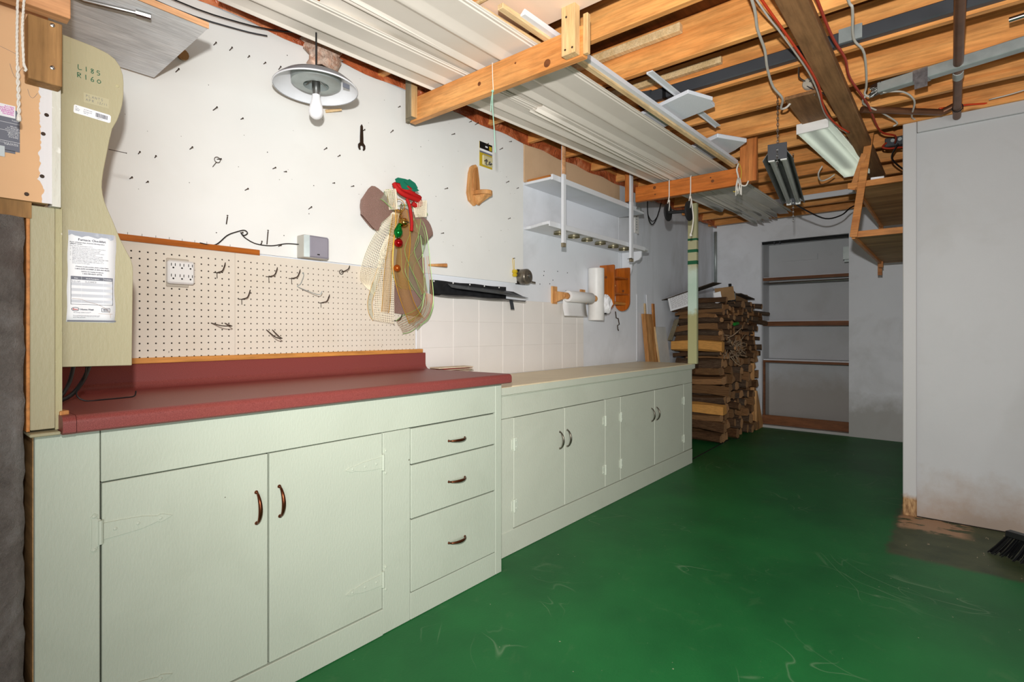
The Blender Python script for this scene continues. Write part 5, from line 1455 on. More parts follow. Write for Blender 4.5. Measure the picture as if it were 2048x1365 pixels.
for i in range(10):
    t = i / 9
    rows.append([(3.217 + 0.31 * s - 0.03 * t * (1 - s), -0.072 + 0.02 * math.sin(t * 2.0) * (1 - s * .3) - 0.05 * t * (1 - s * .4), 1.405 - 0.138 * t) for s in (0, .25, .5, .75, 1)])
build(MB().grid(rows), 'hanging_sheet', 'towel', pt, smooth=True, solid=0.0008)

# hanging tube of plastic bags
vr = thing('bag_dispenser', (3.69, -0.07, 1.24), 'upright white bag dispenser tube with crumpled bag sticking out', 'dispenser')
build(MB().lathe([(0.0, 0.0), (0.062, 0.0), (0.064, 0.004), (0.064, 0.412), (0.060, 0.416), (0.0, 0.416)], (3.695, -0.066, 1.242), n=28), 'tube', 'white_plastic', vr, smooth=0.6)
random.seed(9)
rows = []
for i in range(9):
    a = PI * i / 8
    rows.append([(3.765 + (0.055 * math.sin(a)) * math.cos(b) * random.uniform(0.7, 1.2), -0.115 + 0.05 * math.sin(a) * math.sin(b) * random.uniform(0.7, 1.2), 1.375 - 0.075 * math.cos(a) + random.uniform(-.008, .008)) for b in [2 * PI * j / 12 for j in range(13)]])
build(MB().grid(rows), 'plastic_bag', 'paper', vr)
build(bx(3.756, 3.764, -0.10, -0.06, 1.44, 1.51).box(3.73, 3.766, -0.122, -0.10, 1.29, 1.30), 'slot', 'dark', vr)

# stained pine wall rack
og = thing('wall_rack', (4.0, -0.09, 1.32), 'orange stained pine wall rack with two shelves and a rail', 'rack')
yf = -0.135
side = [(-0.001, 1.70), (yf + 0.004, 1.70), (yf, 1.695), (yf, 1.41), (yf + 0.004, 1.385), (yf + 0.014, 1.362), (yf + 0.03, 1.342), (yf + 0.05, 1.331), (yf + 0.072, 1.327), (-0.04, 1.332), (-0.015, 1.35), (-0.001, 1.37)]
build(MB().prism(side, 0, 3.86, 3.878), 'side', 'stained', og, bevel=0.002)
build(MB().prism(side, 0, 4.128, 4.146), 'side', 'stained', og, bevel=0.002)
build(bx(3.878, 4.128, -0.012, -0.001, 1.46, 1.69), 'back_panel', 'stained', og)
build(bx(3.878, 4.128, yf + 0.01, -0.012, 1.595, 1.607), 'shelf', 'stained', og, bevel=0.001)
build(bx(3.878, 4.128, yf + 0.01, -0.012, 1.462, 1.474), 'shelf', 'stained', og, bevel=0.001)
for x_ in (3.86, 4.128):
    build(MB().lathe([(0, 0.0008), (0.008, 0.0008), (0.012, 0.0002)], (x_, -0.06 if x_ < 4 else -0.075, 1.60 if x_ < 4 else 1.50), (-1, 0, 0), 12), 'knot', 'knot', og)
build(MB().tube([(3.878, -0.09, 1.39), (4.128, -0.09, 1.39)], 0.013, 12), 'rail', 'strip_gold', og, smooth=0.6)
for x in (4.04, 4.075):
    build(MB().tube([(x, -0.012, 1.56), (x, -0.03, 1.55), (x, -0.03, 1.54)], 0.004, 6), 'hook', 'strip_gold', og)
o = build(MB().tube([(4.085, -0.025, 1.325), (4.095, -0.027, 1.27), (4.13, -0.027, 1.265), (4.15, -0.027, 1.215), (4.118, -0.027, 1.205), (4.118, -0.03, 1.175), (4.13, -0.03, 1.16)], 0.0045, 8), 'key_tool', 'nail')
tag(o, 'dark bent metal crank hanging below the orange wall rack', 'tool')

# shelves with white uprights and jar lids
fb = build(bx(2.84, 4.19, -0.010, -0.0005, 2.176, 2.445), 'fibreboard_strip', 'fibreboard', bevel=0.001)
tag(fb, 'tan fibreboard strip on the wall behind the top white shelf', 'board')
sv = thing('wall_shelf', (3.5, -0.13, 2.15), 'upper white painted shelf with a lipped front edge', 'shelf')
build(bx(2.845, 4.195, -0.235, -0.001, 2.155, 2.172), 'board', 'white_paint', sv, bevel=0.001)
build(bx(2.835, 4.03, -0.250, -0.235, 2.148, 2.184), 'front_lip', 'white_paint', sv, bevel=0.001)
build(bx(2.845, 2.86, -0.22, -0.03, 2.172, 2.186), 'end_block', 'unit_edge', sv)
sv2 = thing('wall_shelf', (3.5, -0.13, 1.84), 'lower white painted shelf with jar lids screwed underneath', 'shelf')
pts = [(2.845, -0.001), (2.845, -0.06), (2.80, -0.19), (2.79, -0.245), (4.21, -0.245), (4.29, -0.235), (4.33, -0.20), (4.36, -0.14), (4.37, -0.001)]
build(MB().prism(pts, 2, 1.850, 1.870), 'board', 'white_paint', sv2, bevel=0.002)
build(bx(2.80, 4.19, -0.250, -0.243, 1.838, 1.872), 'front_lip', 'white_paint', sv2, bevel=0.001)
GL = 'jar lids under the lower white shelf'
lid_names = ('first', 'second', 'third', 'fourth', 'fifth', 'sixth')
lm = None
M['lid'] = plain('jar_lid', C(176, 168, 140), 0.25, 0.9, vary=0.3, vs=20)
M['lid_in'] = plain('jar_lid_inside', C(206, 204, 196), 0.35, 0.5)
for i, x in enumerate((3.06, 3.24, 3.42, 3.615, 3.82, 4.00)):
    if lm is None:
        lm = MB(); lm.lathe([(0.0, 0.016), (0.040, 0.016), (0.043, 0.013), (0.043, 0.0), (0.046, -0.001), (0.046, 0.001)], (0, 0, 0), n=28)
        lm.cur = 1; lm.lathe([(0.0, 0.0155), (0.040, 0.0155)], (0, 0, 0), n=28); lm.lathe([(0, 0.0145), (0.008, 0.0145)], (0, 0, 0), n=12)
        lid = build(lm, 'jar_lid', ['lid', 'lid_in'], smooth=0.6, loc=(0, 0, 0)); o = lid
    else:
        o = lid.copy(); COL.objects.link(o)
    o.location = (x, -0.15, 1.8335)
    tag(o, 'metal jar lid under the lower white shelf, %s from the left' % lid_names[i], 'lid', GL)
for x0, x1, lab in ((2.922, 2.952, 'white upright strip nearer the cream board, holding up the white shelves'), (3.885, 3.925, 'white upright strip beside the orange cross-beam, holding up the white shelves')):
    u = thing('shelf_upright', ((x0 + x1) / 2, -0.27, 1.715), lab, 'upright')
    build(bx(x0, x1, -0.276, -0.2565, 1.742, 2.20), 'painted_length', 'white_paint', u, bevel=0.001)
    build(bx(x0, x1, -0.276, -0.2565, 1.716, 1.7415), 'bare_end', 'grey_pine', u)
    build(bx(x0, x1 - 0.004, -0.275, -0.262, 2.2005, 2.60), 'upper_length', 'new_block' if x0 < 3 else 'white_paint', u, bevel=0.001)
    build(bx(x0 + 0.004, x1 - 0.004, -0.262, -0.2565, 2.2005, 2.60), 'worn_face', 'white_paint', u)
build(MB().tube([(3.80, -0.288, 1.725), (3.84, -0.30, 1.735), (3.87, -0.291, 1.733)], 0.0025, 6), 'screw', 'nail', u)
bk = [(-0.003, 1.849), (-0.19, 1.849), (-0.188, 1.80), (-0.165, 1.775), (-0.125, 1.765), (-0.10, 1.745), (-0.098, 1.70), (-0.085, 1.66), (-0.06, 1.632), (-0.003, 1.625)]
o = build(MB().prism(bk, 0, 4.24, 4.26), 'shelf_bracket', 'white_paint', bevel=0.001)
tag(o, 'scrolled white wooden bracket below the end of the lower white shelf', 'bracket')
tm = thing('hook_strip', (4.51, -0.01, 2.05), 'small white strip with hooks on the wall right of the shelves', 'hook strip')
build(bx(4.468, 4.548, -0.016, -0.0005, 2.062, 2.27), 'backing', 'white_plastic', tm, bevel=0.002)
for k in range(7):
    build(MB().lathe([(0, 0.028), (0.006, 0.026), (0.004, 0.016)], (4.488, 0, 2.09 + 0.024 * k), (0, -1, 0), 8), 'stud', 'galv', tm)
gk = build(MB().lathe([(0, 0), (0.03, 0.004), (0.042, 0.02), (0.036, 0.04), (0.012, 0.05), (0.012, 0.075), (0, 0.075)], (4.33, -0.09, 2.235), (0.5, -0.75, -0.35), 14).tube([(4.19, -0.12, 2.182), (4.26, -0.11, 2.20), (4.34, -0.10, 2.23)], 0.012, 8), 'lamp_fitting', 'galv', smooth=0.5)
tag(gk, 'grey clear lamp fitting at the end of the upper white shelf', 'fitting')
for dz, r, lab in ((0.0, 0.005, 'outer'), (0.03, 0.004, 'inner')):
    tag(build(MB().tube([(4.66, -0.05, 2.42), (4.70, -0.03, 2.30), (4.76, -0.02, 2.215 + dz), (4.84, -0.02, 2.195 + dz), (4.92, -0.03, 2.29), (4.96, -0.05, 2.42)], r, 8, smooth=5), 'black_cord', 'black', smooth=True), '%s loop of black cord hanging below the orange beam by the wall' % lab, 'cord')

# small stack of papers behind the counter end
pf_ = thing('paper_bundle', (2.0, -0.05, 0.873), 'little heap of red and cream papers behind the maroon counter end', 'papers')
M['red_paper'] = plain('red_paper', C(176, 40, 40), 0.6)
M['cream_paper'] = plain('cream_paper', C(214, 196, 168), 0.7, vary=0.15, vs=30)
random.seed(31)
for i in range(16):
    cxp, cyp = 2.085 + random.uniform(-.03, .03), -0.105 + random.uniform(-.012, .012)
    a = random.uniform(-0.22, 0.22); z = 0.8726 + 0.0052 * i
    hw_, hd_ = random.uniform(.09, .125), random.uniform(.035, .05)
    p = [Vector((cxp + math.cos(a) * u - math.sin(a) * v_, cyp + math.sin(a) * u + math.cos(a) * v_, 0)) for u, v_ in ((-hw_, -hd_), (hw_, -hd_), (hw_, hd_), (-hw_, hd_))]
    build(MB().prism([(q.x, q.y) for q in p], 2, z, z + random.uniform(.002, .0048)), 'sheet', 'red_paper' if i in (9, 12, 14) else 'cream_paper', pf_)
# ------------------------------------------------------------------ big festive bow on the cream board
def sheer(name, c, opac, rough=0.5):
    k = NT(name)
    tr_ = k.n('ShaderNodeBsdfTransparent')
    mx_ = k.n('ShaderNodeMixShader'); mx_.inputs[0].default_value = opac
    k.b.inputs['Base Color'].default_value = c; k.p(rough, 0.1, 0.5)
    k.l(tr_.outputs[0], mx_.inputs[1]); k.l(k.b.outputs[0], mx_.inputs[2])
    k.l(mx_.outputs[0], k.t.nodes['Material Output'].inputs[0])
    return k.m
def glitter(name, c, spark):
    k = NT(name); k.p(0.55, 0.15, 0.5)
    v = k.coord()
    wv = k.n('ShaderNodeTexVoronoi'); wv.inputs['Scale'].default_value = 420.0
    k.l(v, wv.inputs['Vector'])
    f = k.ramp(wv.outputs['Distance'], [(0.15, g(1)), (0.4, g(0))])
    sp_ = k.ramp(k.noise(v, 420.0, 1), [(0.64, g(0)), (0.76, g(0.5))])
    base = k.mix(f, tuple(x * 0.62 for x in c[:3]) + (1,), c)
    k.setc(k.mix(sp_, base, spark))
    k.bump(wv.outputs['Distance'], 0.9, 0.004)
    return k.m
M['burlap'] = glitter('mauve_brown_burlap', C(194, 154, 140), C(226, 196, 182))
M['net'] = plain('cream_net', C(240, 230, 206), 0.7)
M['net_gold'] = plain('gold_net', C(206, 176, 116), 0.6)
M['gold_sheer'] = sheer('gold_sheer', C(190, 138, 44), 0.30)
M['gold_edge'] = plain('gold_edge', C(216, 160, 40), 0.35, 0.4)
M['green_sheer'] = sheer('green_sheer', C(142, 160, 112), 0.18)
M['pale_sheer'] = sheer('pale_green_sheer', C(186, 196, 172), 0.35)
M['green_edge'] = plain('green_edge', C(150, 190, 112), 0.4, 0.2)
M['red_edge'] = plain('russet_edge', C(176, 84, 50), 0.4, 0.2)
M['plaid'] = sheer('plaid_ribbon', C(176, 146, 96), 0.40)
M['velvet'] = plain('red_velvet', C(176, 14, 12), 0.75)
M['felt'] = plain('green_felt', C(12, 110, 84), 0.9)
M['bell_gold'] = plain('gold_bell', C(200, 160, 80), 0.15, 1.0)
M['bell_red'] = plain('red_ball', C(176, 14, 20), 0.12, 0.7)
M['bell_green'] = plain('green_drop', C(10, 130, 50), 0.12, 0.7)
M['bell_rust'] = plain('russet_ball', C(176, 82, 20), 0.25, 0.5)
bow = thing('ribbon_bow', (1.725, -0.03, 1.15), 'large festive bow of burlap, net and sheer ribbons with small bells', 'bow')

def dense(sec, n, m, wob=0.0, seed=0):
    """resample left/right rail pairs into an n x m grid of points with a little cross-ripple"""
    A = [Vector(a) for a, b in sec]; B = [Vector(b) for a, b in sec]
    k = max(2, n // (len(sec) - 1))
    A, B = spline(A, k), spline(B, k)
    rows = []
    for i in range(len(A)):
        row = []
        for j in range(m + 1):
            s = j / m
            p = A[i].lerp(B[i], s)
            p.y -= wob * math.sin(s * PI * 2.2 + i * 0.13 + seed) + wob * 0.5 * math.sin(i * 0.3 + seed)
            row.append(p)
        rows.append(row)
    return rows
def ribbon(nm, sec, mat, n=24, m=6, wob=0.004, edge=None, seed=0, er=0.0016):
    rows = dense(sec, n, m, wob, seed)
    o = build(MB().grid(rows), nm, mat, bow, smooth=True)
    if edge:
        mb = MB()
        mb.tube([r[0] + Vector((0, -0.0005, 0)) for r in rows], er, 5)
        mb.tube([r[-1] + Vector((0, -0.0005, 0)) for r in rows], er, 5)
        build(mb, 'wired_edge', edge, o)
    return o
def netting(nm, sec, n, m, mat='net', t=0.0022, wob=0.004, seed=0):
    rows = dense(sec, n, m, wob, seed)
    o = build(MB().grid(rows), nm, mat, bow)
    w = o.modifiers.new('strands', 'WIREFRAME'); w.thickness = t; w.use_even_offset = False
    return o
def loop(nm, root, sec, mat, wob=0.003, edge=None):
    """ribbon loop: out along sec rails in front, back behind to the knot"""
    back = [((a[0] * 0.9 + root[0] * 0.1, a[1] + 0.045, a[2] * 0.9 + root[2] * 0.1), (b[0] * 0.9 + root[0] * 0.1, b[1] + 0.045, b[2] * 0.9 + root[2] * 0.1)) for a, b in sec[::-1]]
    return ribbon(nm, sec + back, mat, 30, 6, wob, edge)

# burlap loops
loop('burlap_loop', (1.725, -0.05, 1.79), [((1.705, -0.07, 1.81), (1.705, -0.07, 1.775)), ((1.655, -0.085, 1.81), (1.655, -0.085, 1.735)), ((1.60, -0.09, 1.845), (1.60, -0.09, 1.69)), ((1.545, -0.085, 1.86), (1.575, -0.085, 1.645)), ((1.505, -0.07, 1.80), (1.508, -0.07, 1.71))], 'burlap')
loop('burlap_loop', (1.725, -0.05, 1.79), [((1.76, -0.06, 1.80), (1.745, -0.06, 1.76)), ((1.84, -0.075, 1.775), (1.80, -0.075, 1.69)), ((1.915, -0.08, 1.745), (1.865, -0.08, 1.66)), ((1.955, -0.07, 1.68), (1.90, -0.07, 1.622))], 'burlap')
# green sheer loops
loop('sheer_loop', (1.725, -0.05, 1.79), [((1.70, -0.06, 1.80), (1.70, -0.06, 1.765)), ((1.66, -0.098, 1.835), (1.655, -0.098, 1.765)), ((1.632, -0.10, 1.858), (1.595, -0.10, 1.80))], 'pale_sheer', edge='green_edge')
loop('sheer_loop', (1.725, -0.05, 1.79), [((1.75, -0.055, 1.81), (1.75, -0.055, 1.775)), ((1.85, -0.06, 1.83), (1.84, -0.06, 1.75)), ((1.925, -0.06, 1.79), (1.90, -0.06, 1.735))], 'green_sheer', edge='green_edge')
# net loops
def barrel(c, ax, r, ln, n, m):
    c = Vector(c); ax = Vector(ax).normalized(); s = ax.cross(Vector((0, 1, 0))).normalized(); u = ax.cross(s)
    rows = [[c + ax * (ln * (i / n - 0.5)) + (s * math.cos(2 * PI * j / m) + u * math.sin(2 * PI * j / m)) * r * (0.8 + 0.25 * i / n) for j in range(m + 1)] for i in range(n + 1)]
    o = build(MB().grid(rows), 'net_loop', 'net', bow)
    w = o.modifiers.new('strands', 'WIREFRAME'); w.thickness = 0.004; w.use_even_offset = False
barrel((1.66, -0.095, 1.815), (-0.25, -0.1, 1), 0.026, 0.10, 14, 18)
barrel((1.845, -0.095, 1.80), (-0.2, -0.1, 1), 0.036, 0.085, 12, 24)
# tails
BROWNT = [((1.748, -0.05, 1.759), (1.841, -0.05, 1.769)), ((1.734, -0.048, 1.627), (1.878, -0.048, 1.652)), ((1.719, -0.045, 1.496), (1.904, -0.045, 1.528)), ((1.715, -0.043, 1.367), (1.917, -0.043, 1.393)), ((1.714, -0.04, 1.248), (1.898, -0.04, 1.231))]
ribbon('burlap_tail', BROWNT, 'burlap', 24, 8, 0.006)
NET1 = [((1.673, -0.085, 1.754), (1.714, -0.085, 1.753)), ((1.627, -0.077, 1.709), (1.701, -0.077, 1.696)), ((1.573, -0.068, 1.628), (1.664, -0.068, 1.59)), ((1.53, -0.06, 1.537), (1.627, -0.06, 1.498)), ((1.51, -0.052, 1.451), (1.603, -0.052, 1.422)), ((1.519, -0.043, 1.399), (1.597, -0.043, 1.372)), ((1.559, -0.035, 1.363), (1.6, -0.035, 1.33))]
NET2 = [((1.646, -0.08, 1.637), (1.699, -0.08, 1.624)), ((1.614, -0.074, 1.558), (1.691, -0.074, 1.547)), ((1.6, -0.068, 1.47), (1.695, -0.068, 1.472)), ((1.593, -0.062, 1.383), (1.7, -0.062, 1.383)), ((1.585, -0.056, 1.296), (1.701, -0.056, 1.294)), ((1.578, -0.05, 1.209), (1.703, -0.05, 1.191))]
netting('net_tail', NET1, 48, 12, t=0.0034)
netting('net_tail', NET2, 46, 12, t=0.0038, seed=2)
GOLD = [((1.677, -0.1, 1.765), (1.747, -0.1, 1.777)), ((1.678, -0.094, 1.69), (1.764, -0.094, 1.69)), ((1.67, -0.089, 1.589), (1.776, -0.089, 1.602)), ((1.674, -0.083, 1.489), (1.774, -0.083, 1.485)), ((1.695, -0.077, 1.402), (1.785, -0.077, 1.401)), ((1.731, -0.071, 1.315), (1.816, -0.071, 1.324)), ((1.774, -0.066, 1.244), (1.862, -0.066, 1.262)), ((1.812, -0.06, 1.192), (1.909, -0.06, 1.226))]
ribbon('gold_tail', GOLD, 'gold_sheer', 36, 6, 0.008, 'gold_edge')
GL2 = [((1.66, -0.095, 1.74), (1.69, -0.095, 1.745)), ((1.64, -0.09, 1.60), (1.67, -0.09, 1.60)), ((1.625, -0.082, 1.45), (1.672, -0.082, 1.45)), ((1.618, -0.075, 1.30), (1.668, -0.075, 1.30)), ((1.62, -0.07, 1.25), (1.662, -0.07, 1.245))]
ribbon('gold_tail', GL2, 'gold_sheer', 28, 4, 0.006, 'gold_edge', 1, 0.0012)
GREENR = [((1.8, -0.075, 1.764), (1.84, -0.075, 1.776)), ((1.85, -0.072, 1.693), (1.891, -0.072, 1.713)), ((1.876, -0.069, 1.59), (1.922, -0.069, 1.609)), ((1.889, -0.066, 1.484), (1.943, -0.066, 1.502)), ((1.899, -0.064, 1.39), (1.963, -0.064, 1.395)), ((1.894, -0.061, 1.309), (1.966, -0.061, 1.304)), ((1.869, -0.058, 1.247), (1.939, -0.058, 1.232)), ((1.803, -0.055, 1.2), (1.864, -0.055, 1.161))]
o = ribbon('sheer_tail', GREENR, 'green_sheer', 40, 6, 0.006, 'green_edge')
rr = dense(GREENR, 40, 6, 0.006)
mb = MB()
for j in (1, 2, 4, 5):
    mb.tube([r[j] + Vector((0, -0.0007, 0)) for r in rr[12:]], 0.0009, 4)
build(mb, 'stripe_threads', 'red_edge', o)
FAN = [((1.722, -0.05, 1.207), (1.767, -0.05, 1.14)), ((1.767, -0.05, 1.234), (1.821, -0.05, 1.15)), ((1.821, -0.05, 1.253), (1.875, -0.05, 1.182)), ((1.875, -0.05, 1.282), (1.939, -0.05, 1.216)), ((1.903, -0.05, 1.324), (1.975, -0.05, 1.286)), ((1.91, -0.05, 1.365), (1.975, -0.05, 1.355))]
o = ribbon('sheer_fan', FAN, 'green_sheer', 30, 6, 0.003, 'green_edge', 3)
rr = dense(FAN, 30, 8, 0.003, 3); mb = MB()
for j in range(1, 8):
    mb.tube([r[j] + Vector((0, -0.0007, 0)) for r in rr], 0.0009, 4)
build(mb, 'stripe_threads', 'red_edge', o)
PALEL = [((1.657, -0.045, 1.592), (1.675, -0.045, 1.589)), ((1.604, -0.043, 1.448), (1.634, -0.043, 1.443)), ((1.575, -0.041, 1.371), (1.605, -0.041, 1.365)), ((1.556, -0.039, 1.296), (1.583, -0.039, 1.299)), ((1.566, -0.037, 1.239), (1.59, -0.037, 1.245)), ((1.591, -0.035, 1.205), (1.597, -0.035, 1.215))]
ribbon('sheer_tail', PALEL, 'pale_sheer', 24, 4, 0.001, 'gold_edge', 0, 0.0010)
XR1 = [((1.80, -0.09, 1.737), (1.85, -0.09, 1.747)), ((1.775, -0.09, 1.655), (1.835, -0.09, 1.665)), ((1.745, -0.09, 1.573), (1.81, -0.09, 1.578)), ((1.775, -0.09, 1.499), (1.84, -0.09, 1.514)), ((1.82, -0.09, 1.425), (1.88, -0.09, 1.448)), ((1.86, -0.09, 1.347), (1.90, -0.09, 1.37))]
ribbon('plaid_ribbon', XR1, 'plaid', 26, 4, 0.004, 'green_edge', 1, 0.0013)
XR2 = [((1.82, -0.086, 1.714), (1.86, -0.086, 1.718)), ((1.84, -0.086, 1.638), (1.89, -0.086, 1.647)), ((1.805, -0.086, 1.568), (1.867, -0.086, 1.559)), ((1.765, -0.086, 1.524), (1.82, -0.086, 1.507)), ((1.755, -0.086, 1.458), (1.81, -0.086, 1.453)), ((1.805, -0.086, 1.384), (1.855, -0.086, 1.404)), ((1.866, -0.086, 1.321), (1.895, -0.086, 1.348))]
ribbon('plaid_ribbon', XR2, 'green_sheer', 26, 4, 0.004, 'green_edge', 2, 0.0013)
PL3 = [((1.685, -0.07, 1.76), (1.735, -0.07, 1.765)), ((1.665, -0.075, 1.66), (1.735, -0.075, 1.66)), ((1.66, -0.075, 1.56), (1.735, -0.075, 1.56)), ((1.675, -0.07, 1.47), (1.745, -0.07, 1.46)), ((1.71, -0.065, 1.40), (1.80, -0.065, 1.395)), ((1.75, -0.06, 1.375), (1.82, -0.06, 1.37))]
ribbon('plaid_ribbon', PL3, 'plaid', 26, 5, 0.006, 'green_edge', 4, 0.0011)
# bells and balls on a cord
def ball(nm, c, r, mat):
    prof_ = [(r * math.sin(PI * i / 12), -r * math.cos(PI * i / 12)) for i in range(13)]
    return build(MB().lathe(prof_, c, n=20), nm, mat, bow, smooth=True)
b_ = ball('jingle_bell', (1.711, -0.125, 1.704), 0.0235, 'bell_gold')
build(bx(1.695, 1.727, -0.149, -0.145, 1.7025, 1.7055), 'slot', 'dark', b_)
ball('ornament_ball', (1.683, -0.12, 1.597), 0.0225, 'bell_red')
ball('ornament_ball', (1.690, -0.10, 1.472), 0.018, 'bell_rust')
build(MB().lathe([(0.0, -0.036), (0.012, -0.030), (0.021, -0.014), (0.022, 0.0), (0.014, 0.022), (0.006, 0.04), (0.0, 0.044)], (1.682, -0.12, 1.655), (0.15, 0, 1), 20), 'ornament_drop', 'bell_green', bow, smooth=True)
build(MB().lathe([(0, 0), (0.009, 0), (0.009, 0.008), (0, 0.008)], (1.683, -0.12, 1.622), n=12), 'ornament_cap', 'steel', bow)
mb = MB()
random.seed(41)
for ph in (0, PI):
    mb.tube([(1.705 + 0.006 * math.sin(i * 0.8 + ph) - 0.0004 * i, -0.115 + 0.004 * math.cos(i * 0.8 + ph), 1.80 - i * 0.0062) for i in range(36)], 0.0019, 5)
build(mb, 'gold_cord', 'bell_gold', bow)
mb = MB()
mb.tube([(1.70 + 0.035 * math.cos(t * 0.52), -0.105, 1.792 + 0.03 * math.sin(t * 0.52)) for t in range(13)], 0.0018, 5)
mb.tube([(1.66 + 0.03 * math.cos(t * 0.52), -0.10, 1.82 + 0.04 * math.sin(t * 0.52)) for t in range(13)], 0.0016, 5)
build(mb, 'gold_wire', 'gold_edge', bow)
# red velvet cord knot and hanging tail, felt leaf
mb = MB()
mb.tube([(1.668, -0.105, 1.895), (1.676, -0.115, 1.872), (1.70, -0.12, 1.852), (1.74, -0.122, 1.842), (1.785, -0.12, 1.838), (1.822, -0.115, 1.835), (1.835, -0.105, 1.822), (1.812, -0.10, 1.812), (1.79, -0.10, 1.818)], 0.013, 10, smooth=4)
mb.tube([(1.675, -0.11, 1.893), (1.71, -0.125, 1.872), (1.75, -0.13, 1.862), (1.79, -0.125, 1.855), (1.826, -0.115, 1.852), (1.812, -0.11, 1.838)], 0.011, 10, smooth=4)
mb.tube([(1.69, -0.115, 1.90), (1.73, -0.13, 1.885), (1.775, -0.125, 1.868)], 0.011, 10, smooth=4)
build(mb, 'velvet_knot', 'velvet', bow, smooth=True)
build(MB().tube([(1.738, -0.115, 1.83), (1.752, -0.12, 1.802), (1.761, -0.122, 1.752), (1.768, -0.12, 1.707), (1.765, -0.12, 1.668)], 0.0085, 10, smooth=4), 'velvet_tail', 'velvet', bow, smooth=True)
LF = [(1.649, 1.907), (1.665, 1.918), (1.711, 1.921), (1.769, 1.917), (1.774, 1.897), (1.802, 1.880), (1.766, 1.868), (1.740, 1.874), (1.718, 1.868), (1.692, 1.870), (1.680, 1.893), (1.655, 1.892)]
build(MB().prism(LF, 1, -0.139, -0.135), 'felt_leaf', 'felt', bow)
build(MB().prism([(1.70, 1.905), (1.735, 1.925), (1.772, 1.912), (1.79, 1.89), (1.75, 1.882)], 1, -0.143, -0.139), 'felt_leaf', 'felt', bow)
build(MB().tube([(1.73, -0.10, 1.84), (1.745, -0.05, 1.90), (1.75, -0.015, 1.93)], 0.0016, 6).tube([(1.75, -0.012, 1.93), (1.75, -0.03, 1.932)], 0.002, 6), 'hanging_wire', 'nail', bow)
# ------------------------------------------------------------------ striped post at the end of the far cabinet
def post_mat():
    k = NT('smeared_post_paint'); k.p(0.5, 0, 0.3)
    v = k.coord(rand=False)
    sep = k.n('ShaderNodeSeparateXYZ'); k.l(v, sep.inputs[0])
    ad = k.n('ShaderNodeMath', operation='MULTIPLY_ADD'); k.l(k.noise(v, 18.0, 5), ad.inputs[0]); ad.inputs[1].default_value = 0.16; k.l(sep.outputs[2], ad.inputs[2])
    ol_ = C(182, 178, 142); mt = C(196, 216, 200)
    k.setc(k.ramp(mapr(k, ad.outputs[0], 0.0, 1.5), [(0.0, C(176, 176, 132)), (0.33, C(172, 168, 120)), (0.37, mt), (0.5, C(186, 208, 190)), (0.58, C(200, 216, 200)), (0.63, ol_), (1.0, C(168, 164, 124))]))
    return k.m
def mapr(k, s, a, b):
    m = k.n('ShaderNodeMapRange'); k.l(s, m.inputs[0]); m.inputs[1].default_value = a; m.inputs[2].default_value = b
    return m.outputs[0]
M['post_paint'] = post_mat()
M['stripe_green'] = paint('stripe_green', C(24, 92, 58), 0.5, C(90, 140, 110), 0.5, bump=0.1)
sp_ = thing('striped_post', (4.54, -0.52, 0.872), 'slim post with three green stripes on the far end of the beige worktop', 'post')
build(bx(4.525, 4.563, -0.566, -0.488, 0.8725, 2.262), 'board', 'post_paint', sp_, bevel=0.002)
for z, h in ((1.950, 0.018), (1.851, 0.026), (1.750, 0.032)):
    build(bx(4.5242, 4.5638, -0.5668, -0.4872, z - h / 2, z + h / 2), 'green_stripe', 'stripe_green', sp_)

# boards leaning in the gap beyond the far cabinet
M['pale_grey'] = plain('pale_grey_board', C(214, 214, 210), 0.6)
def lean(name, x0, x1, top, th, mat, label, yb=-0.05, slant=0.0, tri=None):
    yt = 0.085
    mb = MB()
    vs = []
    for (xa, z, y) in ((x0, 0.0, yb), (x1, 0.0, yb), (x1 + slant, top, yt - th), (x0 + slant, top if tri is None else tri, yt - th)):
        vs.append((xa, y, z))
    vs += [(a, b + th, c) for a, b, c in vs]
    mb.add(vs, [(0, 1, 2, 3), (4, 7, 6, 5), (0, 4, 5, 1), (1, 5, 6, 2), (2, 6, 7, 3), (3, 7, 4, 0)])
    o = build(mb, name, mat, bevel=0.002)
    return tag(o, label, 'board', 'boards leaning beyond the far cabinet')
lean('pine_board', 4.80, 4.97, 1.325, 0.040, 'raw_carved', 'broad pine board leaning on the wall beyond the far cabinet, left one', -0.08)
lean('white_lath', 4.90, 4.925, 1.52, 0.010, 'white_paint', 'thin white lath leaning tallest behind the pine board', 0.0)
lean('wood_lath', 4.855, 4.885, 1.43, 0.010, 'dowel', 'thin raw lath leaning just left of the white lath', 0.01)
lean('wood_lath', 5.03, 5.08, 1.435, 0.012, 'unit_edge', 'brown lath leaning right of the white lath', 0.0)
gp = lean('grey_board', 5.16, 5.44, 1.20, 0.016, 'pale_grey', 'plain grey panel leaning in front of the woodpile, with a raw left edge', -0.06, -0.10)
build(MB().bar((5.150, -0.062, 0.0), (5.050, 0.066, 1.20), 0.022, 0.020), 'raw_edge', 'post_pine', gp)

